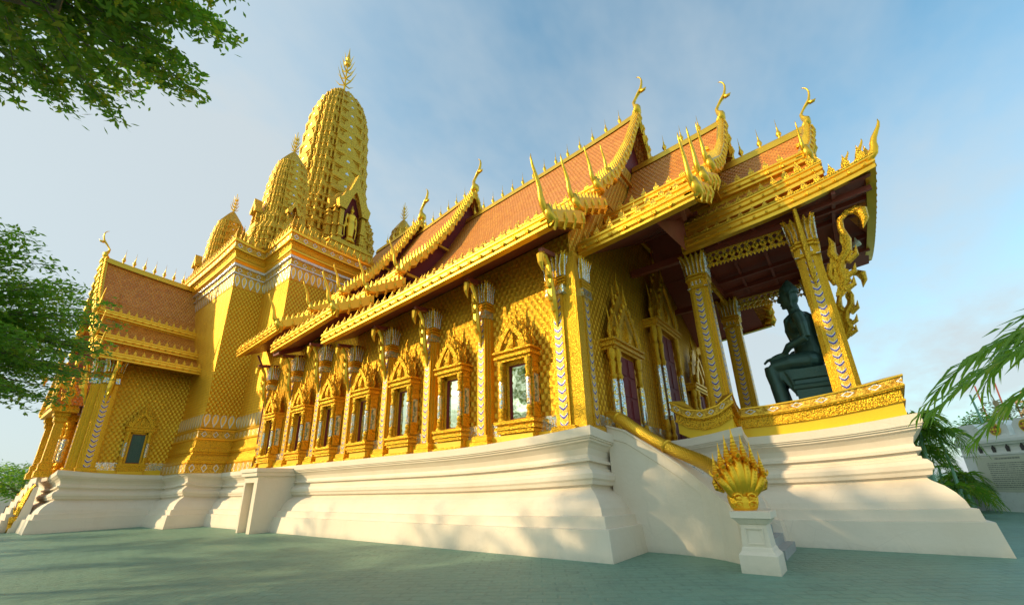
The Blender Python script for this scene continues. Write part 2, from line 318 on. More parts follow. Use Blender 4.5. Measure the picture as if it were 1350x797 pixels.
# ---------------------------------------------------------------- mesh helper
class MB:
    def __init__(s): s.v = []; s.f = []; s.uv = []; s.mi = []
    def face(s, pts, uv=None, m=0):
        i = len(s.v); s.v.extend([tuple(p) for p in pts]); s.f.append(tuple(range(i, i+len(pts)))); s.uv.append(uv); s.mi.append(m)
    def grid(s, rows, m=0, closed=False, uvs=None):
        """rows: list of equal-length point lists; shares verts"""
        b = len(s.v); w = len(rows[0])
        for r in rows: s.v.extend([tuple(p) for p in r])
        for j in range(len(rows)-1):
            for i in range(w if closed else w-1):
                i2 = (i+1) % w
                s.f.append((b+j*w+i, b+j*w+i2, b+(j+1)*w+i2, b+(j+1)*w+i))
                s.uv.append([uvs[j][i], uvs[j][i+1], uvs[j+1][i+1], uvs[j+1][i]] if uvs else None); s.mi.append(m)
        return b
    def cap(s, pts, m=0): s.face(pts, None, m)
    def box(s, x0, y0, z0, x1, y1, z1, m=0, skip=''):
        a = [(x0,y0,z0),(x1,y0,z0),(x1,y1,z0),(x0,y1,z0),(x0,y0,z1),(x1,y0,z1),(x1,y1,z1),(x0,y1,z1)]
        b = len(s.v); s.v.extend(a)
        for q in ((0,3,2,1),(4,5,6,7),(0,1,5,4),(1,2,6,5),(2,3,7,6),(3,0,4,7)):
            s.f.append(tuple(b+i for i in q)); s.uv.append(None); s.mi.append(m)
    def frus(s, c, z0, z1, w0, d0, w1, d1, m=0):
        """tapered box centred on c=(x,y)"""
        x, y = c; r0 = [(x-w0,y-d0,z0),(x+w0,y-d0,z0),(x+w0,y+d0,z0),(x-w0,y+d0,z0)]
        r1 = [(x-w1,y-d1,z1),(x+w1,y-d1,z1),(x+w1,y+d1,z1),(x-w1,y+d1,z1)]
        s.grid([r0, r1], m, True); s.cap(r0[::-1], m); s.cap(r1, m)
    def stack(s, c, prof, m=0, k=1.0, n=4, ang=pi/4):
        """square-ish stacked profile [(half, z)]; k = depth/width"""
        x, y = c; rows = []
        for h, z in prof:
            if n == 4: rows.append([(x-h,y-h*k,z),(x+h,y-h*k,z),(x+h,y+h*k,z),(x-h,y+h*k,z)])
            else: rows.append([(x+h*cos(ang+2*pi*i/n), y+h*k*sin(ang+2*pi*i/n), z) for i in range(n)])
        s.grid(rows, m, True); s.cap(rows[0][::-1], m); s.cap(rows[-1], m)
    def beam(s, a, b, w, h, m=0):
        a = Vector(a); b = Vector(b); d = (b-a).normalized(); up = Vector((0,0,1))
        if abs(d.z) > .95: up = Vector((0,1,0))
        r = d.cross(up).normalized()*w/2; u = r.cross(d).normalized()*h/2
        r0 = [a-r-u, a+r-u, a+r+u, a-r+u]; r1 = [p+(b-a) for p in r0]
        s.grid([r0, r1], m, True); s.cap(r0[::-1], m); s.cap(r1, m)
    def tube(s, pts, rad, n=8, m=0, flat=1.0, uvs=False, side=None):
        pts = [Vector(p) for p in pts]; rows = []; uvr = []; L = 0
        ref = Vector(side) if side else Vector((.13, .21, .97))
        for i, p in enumerate(pts):
            t = (pts[min(i+1, len(pts)-1)] - pts[max(i-1, 0)]).normalized()
            a = t.cross(ref)
            if a.length < .05: a = t.cross(Vector((1, 0, 0)))
            a.normalize(); b = a.cross(t).normalized()
            r = rad[i] if isinstance(rad, (list, tuple)) else rad
            if i: L += (p-pts[i-1]).length
            rows.append([p + a*cos(2*pi*j/n)*r*flat + b*sin(2*pi*j/n)*r for j in range(n)])
            uvr.append([(2*pi*(r if r > .05 else .05)*j/n, L) for j in range(n+1)])
        s.grid(rows, m, True, uvr if uvs else None); s.cap(rows[0][::-1], m); s.cap(rows[-1], m)
    def lathe(s, c, prof, n=12, m=0):
        x, y, z = c
        rows = [[(x+r*cos(2*pi*i/n), y+r*sin(2*pi*i/n), z+h) for i in range(n)] for r, h in prof]
        s.grid(rows, m, True); s.cap(rows[0][::-1], m); s.cap(rows[-1], m)
    def plate(s, outline, th, fr_, m=0):
        """closed 2D outline extruded both ways: fr_ maps (a,b,t)->xyz, t=+-th/2"""
        A = [fr_(a, b, -th/2) for a, b in outline]; B = [fr_(a, b, th/2) for a, b in outline]
        s.grid([A, B], m, True); s.cap(A[::-1], m); s.cap(B, m)
    def xf(s, fn):
        s.v = [tuple(fn(p)) for p in s.v]; return s
    def add(s, o):
        b = len(s.v); s.v.extend(o.v); s.f.extend([tuple(i+b for i in f) for f in o.f]); s.uv.extend(o.uv); s.mi.extend(o.mi); return s
    def build(s, name, mats, parent=None, smooth=False, fix=True, loc=None):
        me = bpy.data.meshes.new(name)
        v = s.v
        if loc: v = [(p[0]-loc[0], p[1]-loc[1], p[2]-loc[2]) for p in v]
        me.from_pydata(v, [], s.f)
        ul = me.uv_layers.new(name='UVMap'); data = []
        for f, uv in zip(s.f, s.uv):
            if uv: data.extend([c for q in uv for c in q]); continue
            P = [Vector(s.v[i]) for i in f]; n = Vector((0, 0, 0))
            for i in range(len(P)): n += P[i].cross(P[(i+1) % len(P)])
            ax = max(range(3), key=lambda i: abs(n[i]))
            for q in P: data.extend((q.y, q.z) if ax == 0 else (q.x, q.z) if ax == 1 else (q.x, q.y))
        ul.data.foreach_set('uv', data)
        if isinstance(mats, str): mats = [mats]
        for q in mats: me.materials.append(MATS[q])
        me.polygons.foreach_set('material_index', s.mi)
        if smooth: me.polygons.foreach_set('use_smooth', [True]*len(s.f))
        if fix:
            bm = bmesh.new(); bm.from_mesh(me); bmesh.ops.remove_doubles(bm, verts=bm.verts, dist=.0004) if smooth else None
            bmesh.ops.recalc_face_normals(bm, faces=bm.faces); bm.to_mesh(me); bm.free()
        o = bpy.data.objects.new(name, me); COL.objects.link(o)
        if loc: o.location = Vector(loc)-(parent.location if parent else Vector((0, 0, 0)))
        if parent: o.parent = parent
        return o

def empty(name, loc=(0, 0, 0), rz=0):
    o = bpy.data.objects.new(name, None); COL.objects.link(o); o.location = loc; o.rotation_euler = (0, 0, rz); o.empty_display_size = .3
    return o
def tag(o, label=None, cat=None, group=None, kind=None):
    if label: o['label'] = label
    if cat: o['category'] = cat
    if group: o['group'] = group
    if kind: o['kind'] = kind
    return o
def kids(o): return [c for c in COL.objects if c.parent == o]
def copy_tree(o, parent=None, loc=None, rz=None):
    c = o.copy(); COL.objects.link(c)
    c.parent = parent if parent else o.parent
    if loc is not None: c.location = loc
    if rz is not None: c.rotation_euler = (0, 0, rz)
    for ch in kids(o): copy_tree(ch, c)
    return c

def bell(mb, p, h, w, m=0, n=4, d=None):
    """pointed leaf/bud ornament standing at p"""
    x, y, z = p; d = d or w
    rows = [[(x+w*r*cos(pi/4+2*pi*i/n)*.72, y+d*r*sin(pi/4+2*pi*i/n)*.72, z+h*t) for i in range(n)] for r, t in ((.45, 0), (.95, .14), (1.0, .32), (.5, .58), (.12, .86), (.02, 1.0))]
    mb.grid(rows, m, True); mb.cap(rows[-1], m)
def spike(mb, p, h, w, m=0):
    x, y, z = p
    mb.lathe((x, y, z), [(w*.5, 0), (w*.55, h*.04), (w*.35, h*.08), (w*.75, h*.14), (w, h*.24), (w*.6, h*.36), (w*.28, h*.46), (w*.34, h*.5), (w*.16, h*.6), (w*.03, h)], 8, m)

# rectilinear polygon sweep with mitred corners; poly counter-clockwise, outward normal to the right
def sweep_poly(mb, poly, prof, rise=0.0, ztop=3.0, L=5.0, m=0, seg=.9, zb=0.0, pw=1.3, ms=None):
    """prof: [(inset, z)] or [(inset, z, risefactor)]"""
    n = len(poly); V = [Vector(p) for p in poly]
    nm = []
    for i in range(n):
        d = (V[(i+1) % n]-V[i]).normalized(); nm.append(Vector((d.y, -d.x)))
    conv = []
    for i in range(n):
        d0 = V[i]-V[i-1]; d1 = V[(i+1) % n]-V[i]; conv.append(d0.x*d1.y-d0.y*d1.x > 0)
    for i in range(n):
        a, b = V[i], V[(i+1) % n]; ln = (b-a).length; N = max(2, int(ln/seg)+1)
        ma = nm[i-1]+nm[i]; mbb = nm[i]+nm[(i+1) % n]
        rows = []; uvs = []; arc = 0; prev = None
        for pr in prof:
            ins, z = pr[0], pr[1]; rf = pr[2] if len(pr) > 2 else 1.0
            A = a-ma*ins; B = b-mbb*ins; row = []; ur = []
            if prev: arc += sqrt((ins-prev[0])**2+(z-prev[1])**2)
            prev = (ins, z)
            for j in range(N+1):
                t = j/N; P = A.lerp(B, t); r = 0
                Le = min(L, ln*(.5 if (conv[i] and conv[(i+1) % n]) else 1.0))
                if conv[i]: r = max(r, max(0, 1-t*ln/Le)**2)
                if conv[(i+1) % n]: r = max(r, max(0, 1-(1-t)*ln/Le)**2)
                q = max(0.0, (z-zb)/(ztop-zb))**pw
                row.append((P.x, P.y, z+rise*r*q*rf)); ur.append((t*ln, z if ms is None else arc))
            rows.append(row); uvs.append(ur)
        if ms == 'n': uvs = [[(a_, b_/max(arc, 1e-6)) for a_, b_ in r_] for r_ in uvs]
        mb.grid(rows, m, False, uvs)
    return mb

# ---------------------------------------------------------------- ground
g = MB(); g.face([(-1500, -1500, 0), (1500, -1500, 0), (1500, 1500, 0), (-1500, 1500, 0)])
tag(g.build('ground', 'green_paving'), kind='structure')

# ================================================================= TEMPLE
YC, XC = 17.3, -36.9
T = tag(empty('temple', (XC, YC, 0)), 'golden Thai temple with orange tiled telescoping roofs and corncob towers on a curved cream base', 'temple')
T.location = (0, 0, 0)

def mir(pts):   # mirrored other side about YC, reversed
    return [(x, 2*YC-y) for x, y in reversed(pts)]
near = [(-45.7, 7.3), (-41.8, 7.3), (-41.8, 2.9), (-32.0, 2.9), (-32.0, 7.35), (-28.1, 7.35), (-28.1, 9.12), (-4.5, 9.05), (-4.5, 12.75), (-1.75, 12.75), (-1.75, 13.35), (2.0, 13.35)]
near[6] = (-28.1, 9.08); near[7] = (-4.5, 9.08)
plan = near + [(2.0, 22.25), (-1.75, 22.25), (-1.75, 22.85), (-4.5, 22.85)] + mir(near)[4:]
prof = [(-.0, 0), (.085, .60), (.20, .61), (.235, .83), (.34, .84), (.38, .98), (.47, 1.12), (.60, 1.25), (.78, 1.36), (.82, 1.40), (.82, 1.46), (.72, 1.47),
        (.70, 1.55), (.66, 1.60), (.66, 1.70), (.72, 1.78), (.80, 1.80), (.80, 1.85), (.86, 1.86), (.86, 1.96), (.76, 1.97), (.76, 2.03), (.84, 2.05), (.86, 2.12), (.82, 2.26), (.73, 2.37), (.665, 2.41),
        (.665, 2.46), (.62, 2.465), (.62, 2.50), (.585, 2.51), (.585, 2.72), (.75, 2.722), (2.2, 2.70, 0)]
mb = sweep_poly(MB(), plan, prof, rise=.26, ztop=2.72, L=6.0)
ins = [(-43, 10), (-39, 10), (-39, 5.6), (-34.5, 5.6), (-34.5, 9.6), (-30.8, 9.6), (-30.8, 11.8), (-7.2, 11.8), (-7.2, 15), (-.6, 15.6)]
mb.box(-44, 10.6, 2.3, -6.5, 24.0, 2.70); mb.box(-39.8, 4.8, 2.3, -34.0, 29.8, 2.695); mb.box(-7, 15.2, 2.3, .2, 19.4, 2.70)
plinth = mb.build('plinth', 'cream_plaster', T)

# cellar doorway in the plinth
mb = MB()
mb.box(-21.75, 8.30, 0, -21.60, 10, 2.28); mb.box(-20.72, 8.30, 0, -20.40, 10, 2.28); mb.box(-21.60, 8.30, 2.02, -20.72, 10, 2.28)
mb.box(-21.85, 8.18, 2.28, -20.28, 10, 2.44); mb.box(-21.92, 8.12, 2.44, -20.20, 10, 2.60)
dd = mb.build('plinth_doorway', 'cream_plaster', T)
m2 = MB(); m2.box(-21.60, 8.62, 0, -20.72, 8.68, 2.02); m2.build('door_leaf', 'cream_plaster', dd)

# ---- parapet band round the porch
pp = [(-4.9, 12.75), (-1.75, 12.75), (-1.75, 13.35), (2.0, 13.35)]
pplan = pp + [(2.0, 22.25), (-1.75, 22.25), (-1.75, 22.85), (-4.9, 22.85)]
par = MB()
sweep_poly(par, pplan, [(.80, 2.69), (.80, 2.99)], .30, 2.9, 5.0, m=0)
sweep_poly(par, pplan, [(.80, 2.99), (.74, 3.0), (.74, 3.04), (.77, 3.05), (.77, 3.27), (.70, 3.28), (.70, 3.31), (.67, 3.315)], .30, 2.9, 5.0, m=1)
sweep_poly(par, pplan, [(.67, 3.315), (.67, 3.34), (.685, 3.345)], .30, 2.9, 5.0, m=3)
sweep_poly(par, pplan, [(.685, 3.345), (.685, 3.52)], .30, 2.9, 5.0, m=2, ms='n')
sweep_poly(par, pplan, [(.685, 3.52), (.65, 3.525), (.65, 3.56), (1.0, 3.565), (1.0, 2.7)], .30, 2.9, 5.0, m=3)
par.build('parapet', ['yellow_paint', 'gold_trim', 'diamond_band', 'gold_smooth'], T)

# ---- tower block under the towers
th = [(-44.6, 10.2), (-44.6, 8.4), (-29.2, 8.4), (-29.2, 10.25), (-25.5, 10.25)]
tplan = th + mir(th)
def tsweep(prof, name, mats, parent, rise=.0, zt=17.2, zb=14.0, ms=None, L=4.0):
    m = MB(); sweep_poly(m, tplan, prof, rise, zt, L, zb=zb, ms=ms, pw=1.0); return m.build(name, mats, parent)
tower = tsweep([(0, 6.0), (0, 14.2)], 'tower_wall', 'gold_wall', T)
bm_ = MB()
sweep_poly(bm_, tplan, [(-.52, 2.70), (-.52, 3.16), (-.45, 3.2)], m=2, rise=0, ms='n')
sweep_poly(bm_, tplan, [(-.45, 3.2), (-.48, 3.25), (-.48, 3.38), (-.40, 3.4), (-.34, 3.62), (-.24, 3.74), (-.24, 3.82), (-.30, 3.84), (-.32, 3.95), (-.30, 4.06), (-.22, 4.08)], m=1)
sweep_poly(bm_, tplan, [(-.22, 4.08), (-.20, 4.5)], m=1)
sweep_poly(bm_, tplan, [(-.20, 4.5), (-.27, 4.52), (-.27, 4.60), (-.18, 4.64)], m=0)
sweep_poly(bm_, tplan, [(-.18, 4.64), (-.16, 5.04)], m=2, ms='n')
sweep_poly(bm_, tplan, [(-.16, 5.04), (-.22, 5.06), (-.22, 5.14), (-.12, 5.18)], m=0)
sweep_poly(bm_, tplan, [(-.12, 5.2), (-.06, 5.98), (0, 6.0)], m=3, ms='n')
bm_.build('base_moulding', ['gold_smooth', 'gold_trim', 'diamond_band', 'lotus_frieze'], tower)
cn = MB()
sweep_poly(cn, tplan, [(0, 14.2), (-.02, 14.22), (-.10, 15.0)], rise=.22, ztop=17.2, L=4, zb=14, pw=1, m=3, ms='n')
sweep_poly(cn, tplan, [(-.10, 15.0), (-.18, 15.02), (-.18, 15.10), (-.12, 15.12)], rise=.22, ztop=17.2, L=4, zb=14, pw=1, m=4)
sweep_poly(cn, tplan, [(-.12, 15.12), (-.12, 15.5)], rise=.22, ztop=17.2, L=4, zb=14, pw=1, m=2, ms='n')
sweep_poly(cn, tplan, [(-.12, 15.5), (-.24, 15.52), (-.26, 15.6), (-.26, 15.66), (-.2, 15.68)], rise=.22, ztop=17.2, L=4, zb=14, pw=1, m=4)
sweep_poly(cn, tplan, [(-.2, 15.7), (-.30, 15.86), (-.36, 15.9), (-.36, 16.0), (-.30, 16.04)], rise=.22, ztop=17.2, L=4, zb=14, pw=1, m=0)
sweep_poly(cn, tplan, [(-.30, 16.06), (-.36, 16.3), (-.46, 16.42), (-.50, 16.44)], rise=.22, ztop=17.2, L=4, zb=14, pw=1, m=1)
sweep_poly(cn, tplan, [(-.50, 16.46), (-.56, 16.47), (-.56, 16.56), (-.50, 16.58)], rise=.22, ztop=17.2, L=4, zb=14, pw=1, m=0)
sweep_poly(cn, tplan, [(-.50, 16.58), (-.52, 16.96)], rise=.22, ztop=17.2, L=4, zb=14, pw=1, m=2, ms='n')
sweep_poly(cn, tplan, [(-.52, 16.96), (-.60, 16.98), (-.62, 17.12), (-.55, 17.16), (-.2, 17.18), (2.5, 17.6)], rise=.22, ztop=17.2, L=4, zb=14, pw=1, m=0)
cn.build('cornice', ['gold_smooth', 'gold_trim', 'diamond_band', 'lotus_frieze', 'silver_strip'], tower)
mb = MB(); mb.box(-44.2, 10.7, 16.8, -25.9, 23.9, 17.34); mb.box(-44.2, 8.9, 16.8, -29.7, 25.7, 17.30); mb.build('tower_roof', 'gold_tower', tower)
an = MB()
def row_on_poly(mb, plan, ins, z, step, h, w, rise=.22, L=4.0, only=None):
    n = len(plan); V = [Vector(p) for p in plan]; nm = []
    for i in range(n):
        d = (V[(i+1) % n]-V[i]).normalized(); nm.append(Vector((d.y, -d.x)))
    for i in range(n):
        if only and i not in only: continue
        a = V[i]-(nm[i-1]+nm[i])*ins; b = V[(i+1) % n]-(nm[i]+nm[(i+1) % n])*ins; ln = (b-a).length
        N = max(1, round(ln/step))
        d0 = V[i]-V[i-1]; d1 = V[(i+1) % n]-V[i]; c0 = d0.x*d1.y-d0.y*d1.x > 0
        e = V[(i+2) % n]-V[(i+1) % n]; c1 = d1.x*e.y-d1.y*e.x > 0
        for j in range(N+1):
            t = j/N; p = a.lerp(b, t); r = 0; Le = min(L, ln*(.5 if c0 and c1 else 1))
            if c0: r = max(r, max(0, 1-t*ln/Le)**2)
            if c1: r = max(r, max(0, 1-(1-t)*ln/Le)**2)
            big = 1.55 if (j == 0 and c0) or (j == N and c1) else 1
            bell(mb, (p.x, p.y, z+rise*r), h*big, w*(1.1 if big > 1 else 1))
row_on_poly(an, tplan, -.46, 17.14, .48, .85, .21)
row_on_poly(an, tplan, -.05, 17.3, .48, .80, .20)
sweep_poly(an, tplan, [(-.54, 17.10), (-.54, 17.2), (-.38, 17.2), (.1, 17.3), (.1, 17.38)], rise=.22, ztop=17.2, L=4, zb=14, pw=1)
an.build('antefix_row', 'gold_trim', tower)

# ---- prangs (corncob towers)
def redent(cx, cy, r, z, lv=(1, .90, .79, .68, .46)):
    q = [(lv[0], lv[4]), (lv[1], lv[4]), (lv[1], lv[3]), (lv[2], lv[3]), (lv[2], lv[2]), (lv[3], lv[2]), (lv[3], lv[1]), (lv[4], lv[1]), (lv[4], lv[0])]
    out = []
    for kq in range(4):
        c, s_ = [(1, 0), (0, 1), (-1, 0), (0, -1)][kq]
        for x, y in q: out.append((cx+(x*c-y*s_)*r, cy+(x*s_+y*c)*r, z))
    return out
def prang(cx, cy, zb, bodyprof, tiers, fin, name_parent, big, n_open=True):
    """bodyprof: [(r, z)] smooth envelope; tiers: z list of storeys on the body"""
    def env(z):
        for (r0, z0), (r1, z1) in zip(bodyprof, bodyprof[1:]):
            if z0 <= z <= z1: return r0+(r1-r0)*(z-z0)/(z1-z0)
        return bodyprof[-1][0]
    mb = MB(); rows = []
    for z0, z1 in zip(tiers, tiers[1:]):
        h = z1-z0
        for t, dr in ((0, .035), (.10, .035), (.12, -.01), (.18, .01), (.26, .01), (.28, -.045), (.66, -.045), (.69, -.01), (.76, -.01), (.79, .03), (.88, .05), (.99, .05)):
            z = z0+h*t; r = env(z); rows.append(redent(cx, cy, max(.05, r*(1+dr*.9)), z))
    zt = tiers[-1]
    for r, z in bodyprof:
        if z > zt: rows.append(redent(cx, cy, max(.03, r), z))
    mb.grid(rows, 0, True); mb.cap(rows[-1]); mb.cap(rows[0][::-1])
    o = bpy.data.objects.new('prang', bpy.data.meshes.new('prang'))
    COL.objects.link(o); o.parent = name_parent
    # half-round ribs standing in the corner bundles of every storey, and little niches on the faces
    ribs = [MB() for _ in range(4)]
    lv = (1, .90, .79, .68, .46)
    cor = [(lv[0], lv[4]), (lv[1], lv[3]), (lv[2], lv[2]), (lv[3], lv[1]), (lv[4], lv[0])]
    for ti, (z0, z1) in enumerate(zip(tiers, tiers[1:])):
        h = z1-z0; r = env(z0+h*.5)
        for kq in range(4):
            c, s_ = [(1, 0), (0, 1), (-1, 0), (0, -1)][kq]
            if kq == 1: continue
            mids = [((cor[i_][0]+cor[i_+1][0])/2, (cor[i_][1]+cor[i_+1][1])/2) for i_ in range(4)]
            for ci, (x, y) in enumerate(cor+mids):
                kf = .975 if ci < 5 else .955
                X = cx+(x*c-y*s_)*r*kf; Y = cy+(x*s_+y*c)*r*kf; w = max(.07, r*.052)
                ribs[kq].lathe((X, Y, z0+h*.16), [(w*.6, 0), (w*1.1, h*.03), (w*1.1, h*.07), (w*.78, h*.10), (w*.78, h*.46), (w*1.05, h*.50), (w*1.15, h*.56), (w*.7, h*.60), (w*.45, h*.66), (.01, h*.78)], 6)
        for kq in (0, 3):
            c, s_ = [(1, 0), (0, 1), (-1, 0), (0, -1)][kq]; nb = MB()
            def fm(a, b, t, c=c, s_=s_, r=r, zz=z0): # a lateral, b up, t out
                x, y = r*1.0+t, a
                return (cx+x*c-y*s_, cy+x*s_+y*c, zz+b)
            w = r*.27
            nb.plate([(-w, h*.22), (w, h*.22), (w, h*.52), (w*.6, h*.72), (0, h*1.0), (-w*.6, h*.72), (-w, h*.52)], .10, fm)
            nb.plate([(-w*.22, h*.36), (w*.22, h*.36), (w*.20, h*.44), (0, h*.54), (-w*.20, h*.44)], .14, fm, 1)
            if z0 > tiers[3]-.1 or not big: nb.build('niche_relief', ['gold_tower', 'silver_strip'], o)
    for kq in (0, 2, 3): mb.add(ribs[kq])
    q = mb.build('prang_body', 'gold_tower'); o.data = q.data; bpy.data.objects.remove(q)
    return o, env

main_prof = [(5.3, 17.3), (5.1, 18.6), (4.7, 19.6), (4.4, 21), (4.3, 24), (4.05, 26.5), (3.45, 28), (3.22, 30), (3.05, 33), (2.90, 36), (2.74, 39), (2.55, 40.5), (2.15, 42), (1.6, 43.1), (1.0, 43.9), (.45, 44.5), (.15, 45.0)]
tz = [17.3, 18.4, 19.5, 20.6, 23.2, 24.5, 25.6, 26.6, 27.6, 29.1, 30.7, 32.3, 33.9, 35.5, 37.1, 38.6, 40.0, 41.3, 42.4, 43.3, 44.0]
prg, env = prang(XC, YC, 17.3, main_prof, tz, 0, T, True)
# projecting niche porches on the faces
def niche_porch(cx, cy, R, z0, w, h, parent, kq, dep):
    c, s_ = [(1, 0), (0, 1), (-1, 0), (0, -1)][kq]
    def F(x, y, z): return (cx+x*c-y*s_, cy+x*s_+y*c, z)
    m = MB()
    prs = [(1.45, -1.5), (1.45, -1.1), (1.3, -1.05), (1.3, -.7), (1.4, -.65), (1.4, -.5), (1.12, -.42), (1.12, 0)]
    rows = [[F(0, -w*a, z0+b), F(R+dep*a*.9, -w*a, z0+b), F(R+dep*a*.9, w*a, z0+b), F(0, w*a, z0+b)] for a, b in prs]
    m.grid(rows, 0, True); m.cap(rows[-1])
    for sgn in (-1, 1):   # jambs
        for q, (a0, a1, dx) in enumerate(((.58, .80, .0), (.82, 1.04, -.35), (1.06, 1.3, -.7))):
            x1 = R+dep+dx
            lo, hi = sorted((sgn*w*a0, sgn*w*a1))
            pts = [F(0, lo, z0), F(x1, lo, z0), F(x1, hi, z0), F(0, hi, z0)]; top = [(p[0], p[1], z0+h*(.92-.12*q)) for p in pts]
            m.grid([pts, top], 0, True); m.cap(top)
            for zz in (.05, .30, .72-.1*q, .86-.12*q):
                e = .06*w
                pts = [F(0, lo-e, z0+h*zz), F(x1+e, lo-e, z0+h*zz), F(x1+e, hi+e, z0+h*zz), F(0, hi+e, z0+h*zz)]
                top = [(p[0], p[1], p[2]+h*.035) for p in pts]; m.grid([pts, top], 0, True); m.cap(top); m.cap(pts)
    # pointed arch gable
    for sc, th_, dx in ((1.0, .35, 0), (1.28, .3, -.95)):
        outer = [(-.95, .72), (-1.05, .92), (-.80, 1.02), (-.66, 1.16), (-.40, 1.24), (-.24, 1.42), (0, 1.72), (.24, 1.42), (.40, 1.24), (.66, 1.16), (.80, 1.02), (1.05, .92), (.95, .72)]
        inner = [(.52, .72), (.50, .90), (.30, 1.08), (0, 1.26), (-.30, 1.08), (-.50, .90), (-.52, .72)]
        if dx == 0:
            loop = [(a*w, z0+b*h) for a, b in outer+inner]
        else:
            loop = [(a*w*sc, z0+(b+.02)*h*1.0) for a, b in outer]
        if dx == 0:
            A = outer; B = inner[::-1]
            for (a0, b0), (a1, b1) in zip(A, A[1:]):
                def inn(a, b):
                    t = max(-1, min(1, a/.95)); zi = 1.26-.54*abs(t)**1.3; return (t*.52, max(.72, zi) if abs(t) < .999 else .72)
                q0 = inn(a0, b0); q1 = inn(a1, b1)
                pts = [(a0, b0), (a1, b1), q1, q0]
                f1 = [F(R+dep+.18, a*w, z0+b*h) for a, b in pts]; f0 = [F(R+dep-.35, a*w, z0+b*h) for a, b in pts]
                m.grid([f0, f1], 0, True); m.cap(f1); m.cap(f0[::-1])
        else:
            m.plate(loop, th_, lambda a, b, t: F(R+dep+dx+t, a, b), 0)
    o = m.build('niche', 'gold_tower', parent)
    b = MB(); P = [F(R+dep-.62, -w*.62, z0), F(R+dep-.62, w*.62, z0), F(R+dep-.62, w*.62, z0+h*1.2), F(R+dep-.62, -w*.62, z0+h*1.2)]
    Q = [F(R+dep-.72, -w*.62, z0), F(R+dep-.72, w*.62, z0), F(R+dep-.72, w*.62, z0+h*1.2), F(R+dep-.72, -w*.62, z0+h*1.2)]
    b.grid([P, Q], 0, True); b.cap(P); b.cap(Q); b.build('niche_back', 'maroon_paint', o)
    return F
NF = niche_porch(XC, YC, 4.0, 22.6, 1.55, 4.3, prg, 0, 1.35)
niche_porch(XC, YC, 4.0, 22.6, 1.55, 4.3, prg, 3, 1.35)
niche_porch(XC, YC, 4.0, 22.6, 1.55, 4.3, prg, 2, 1.35)
def trident(parent, cx, cy, z, h, crown=False):
    m = MB(); m.tube([(cx, cy, z-.3), (cx, cy, z+h)], [.05+h*.012, .02+h*.004], 6)
    for lvl, (zz, ln) in enumerate(((.14, .22), (.30, .19), (.46, .15), (.62, .11))):
        for kq in range(4):
            a = kq*pi/2+.4
            p = [(cx+cos(a)*h*ln*t, cy+sin(a)*h*ln*t, z+h*(zz+.20*t*t)) for t in (0, .5, 1)]
            m.tube(p, [.03+h*.009, .025+h*.008, .01], 5)
    if crown:
        m.lathe((cx, cy, z+h*.60), [(.02, 0), (h*.045, .02*h), (h*.055, h*.05), (h*.045, h*.10), (h*.025, h*.14), (h*.04, h*.17), (h*.03, h*.22), (h*.015, h*.30), (.01, h*.46)], 10)
    return m.build('finial', 'gold_smooth', parent, smooth=False)
trident(prg, XC, YC, 44.9, 6.6, True)
small_prof = [(2.1, 17.3), (2.08, 18.3), (2.0, 19.2), (1.8, 19.9), (1.5, 20.6), (1.36, 21.6), (1.33, 22.6), (1.30, 24), (1.18, 25.2), (.94, 26.3), (.62, 27.0), (.28, 27.6), (.08, 27.9)]
stz = [17.3, 18.1, 18.8, 19.5, 20.9, 21.8, 22.6, 23.4, 24.2, 25.0, 25.7, 26.4]
for sx_, sy_ in ((1, -1), (-1, -1), (1, 1), (-1, 1)):
    sq = 5.5 if sy_ > 0 and sx_ > 0 else 6.2
    q, _ = prang(XC+sx_*sq, YC+sy_*sq, 17.3, small_prof, stz, 0, T, False)
    cx, cy = XC+sx_*sq, YC+sy_*sq
    for kq in (0, 3, 2): niche_porch(cx, cy, 1.45, 20.0, .48, 1.25, q, kq, .45)
    trident(q, cx, cy, 27.7, 2.3)

# ---- nave walls
TIERS = {  # name: (x0, x1, ridge z front, ridge drop, eave z drop)
}
def eave_z(x):  # nave tier 1 eave height along X
    return 8.45-.80*((-5.2-x)/12.0)**1.0
mb = MB()
for a, b, dz in ((-25.6, -16.9, .55), (-16.9, -5.55, .0)):
    za = eave_z(max(a, -17.2))+.62; zb = eave_z(b)+.62
    if dz: za, zb = 9.0, 8.6
    mb.face([(a, 10.2, 2.6), (b, 10.2, 2.6), (b, 10.2, zb), (a, 10.2, za)], [(a, 2.6), (b, 2.6), (b, zb), (a, za)])
    m2 = MB(); m2.face([(a, 24.4, 2.6), (b, 24.4, 2.6), (b, 24.4, zb), (a, 24.4, za)]); m2.build('nave_wall', 'gold_wall', T)
nw = mb.build('nave_wall', 'gold_wall', T)
mb = MB(); mb.box(-5.72, 9.97, 2.7, -5.32, 10.34, 8.2); mb.build('corner_post', 'gold_fine', nw)
mb = MB(); mb.face([(-5.55, 10.2, 2.6), (-5.55, 24.4, 2.6), (-5.55, 24.4, 9.0), (-5.55, 22.5, 11.4), (-5.55, 19.4, 15.2), (-5.55, 17.3, 18.6), (-5.55, 15.2, 15.2), (-5.55, 12.1, 11.4), (-5.55, 10.2, 9.0)])
mb.build('end_wall', 'gold_wall', T)
# base mouldings along the nave wall and lotus frieze by the floor
mb = MB()
mb.box(-25.5, 10.02, 2.7, -5.40, 10.2, 3.0); mb.box(-5.55, 10.05, 2.7, -5.38, 24.5, 3.0)
mb.build('skirting', 'yellow_paint', nw)
mb = MB(); mb.box(-25.5, 10.10, 3.0, -5.45, 10.2, 3.42); mb.box(-5.55, 10.1, 3.0, -5.44, 24.5, 3.42)
mb.build('skirting_frieze', 'mirror_mosaic', nw)

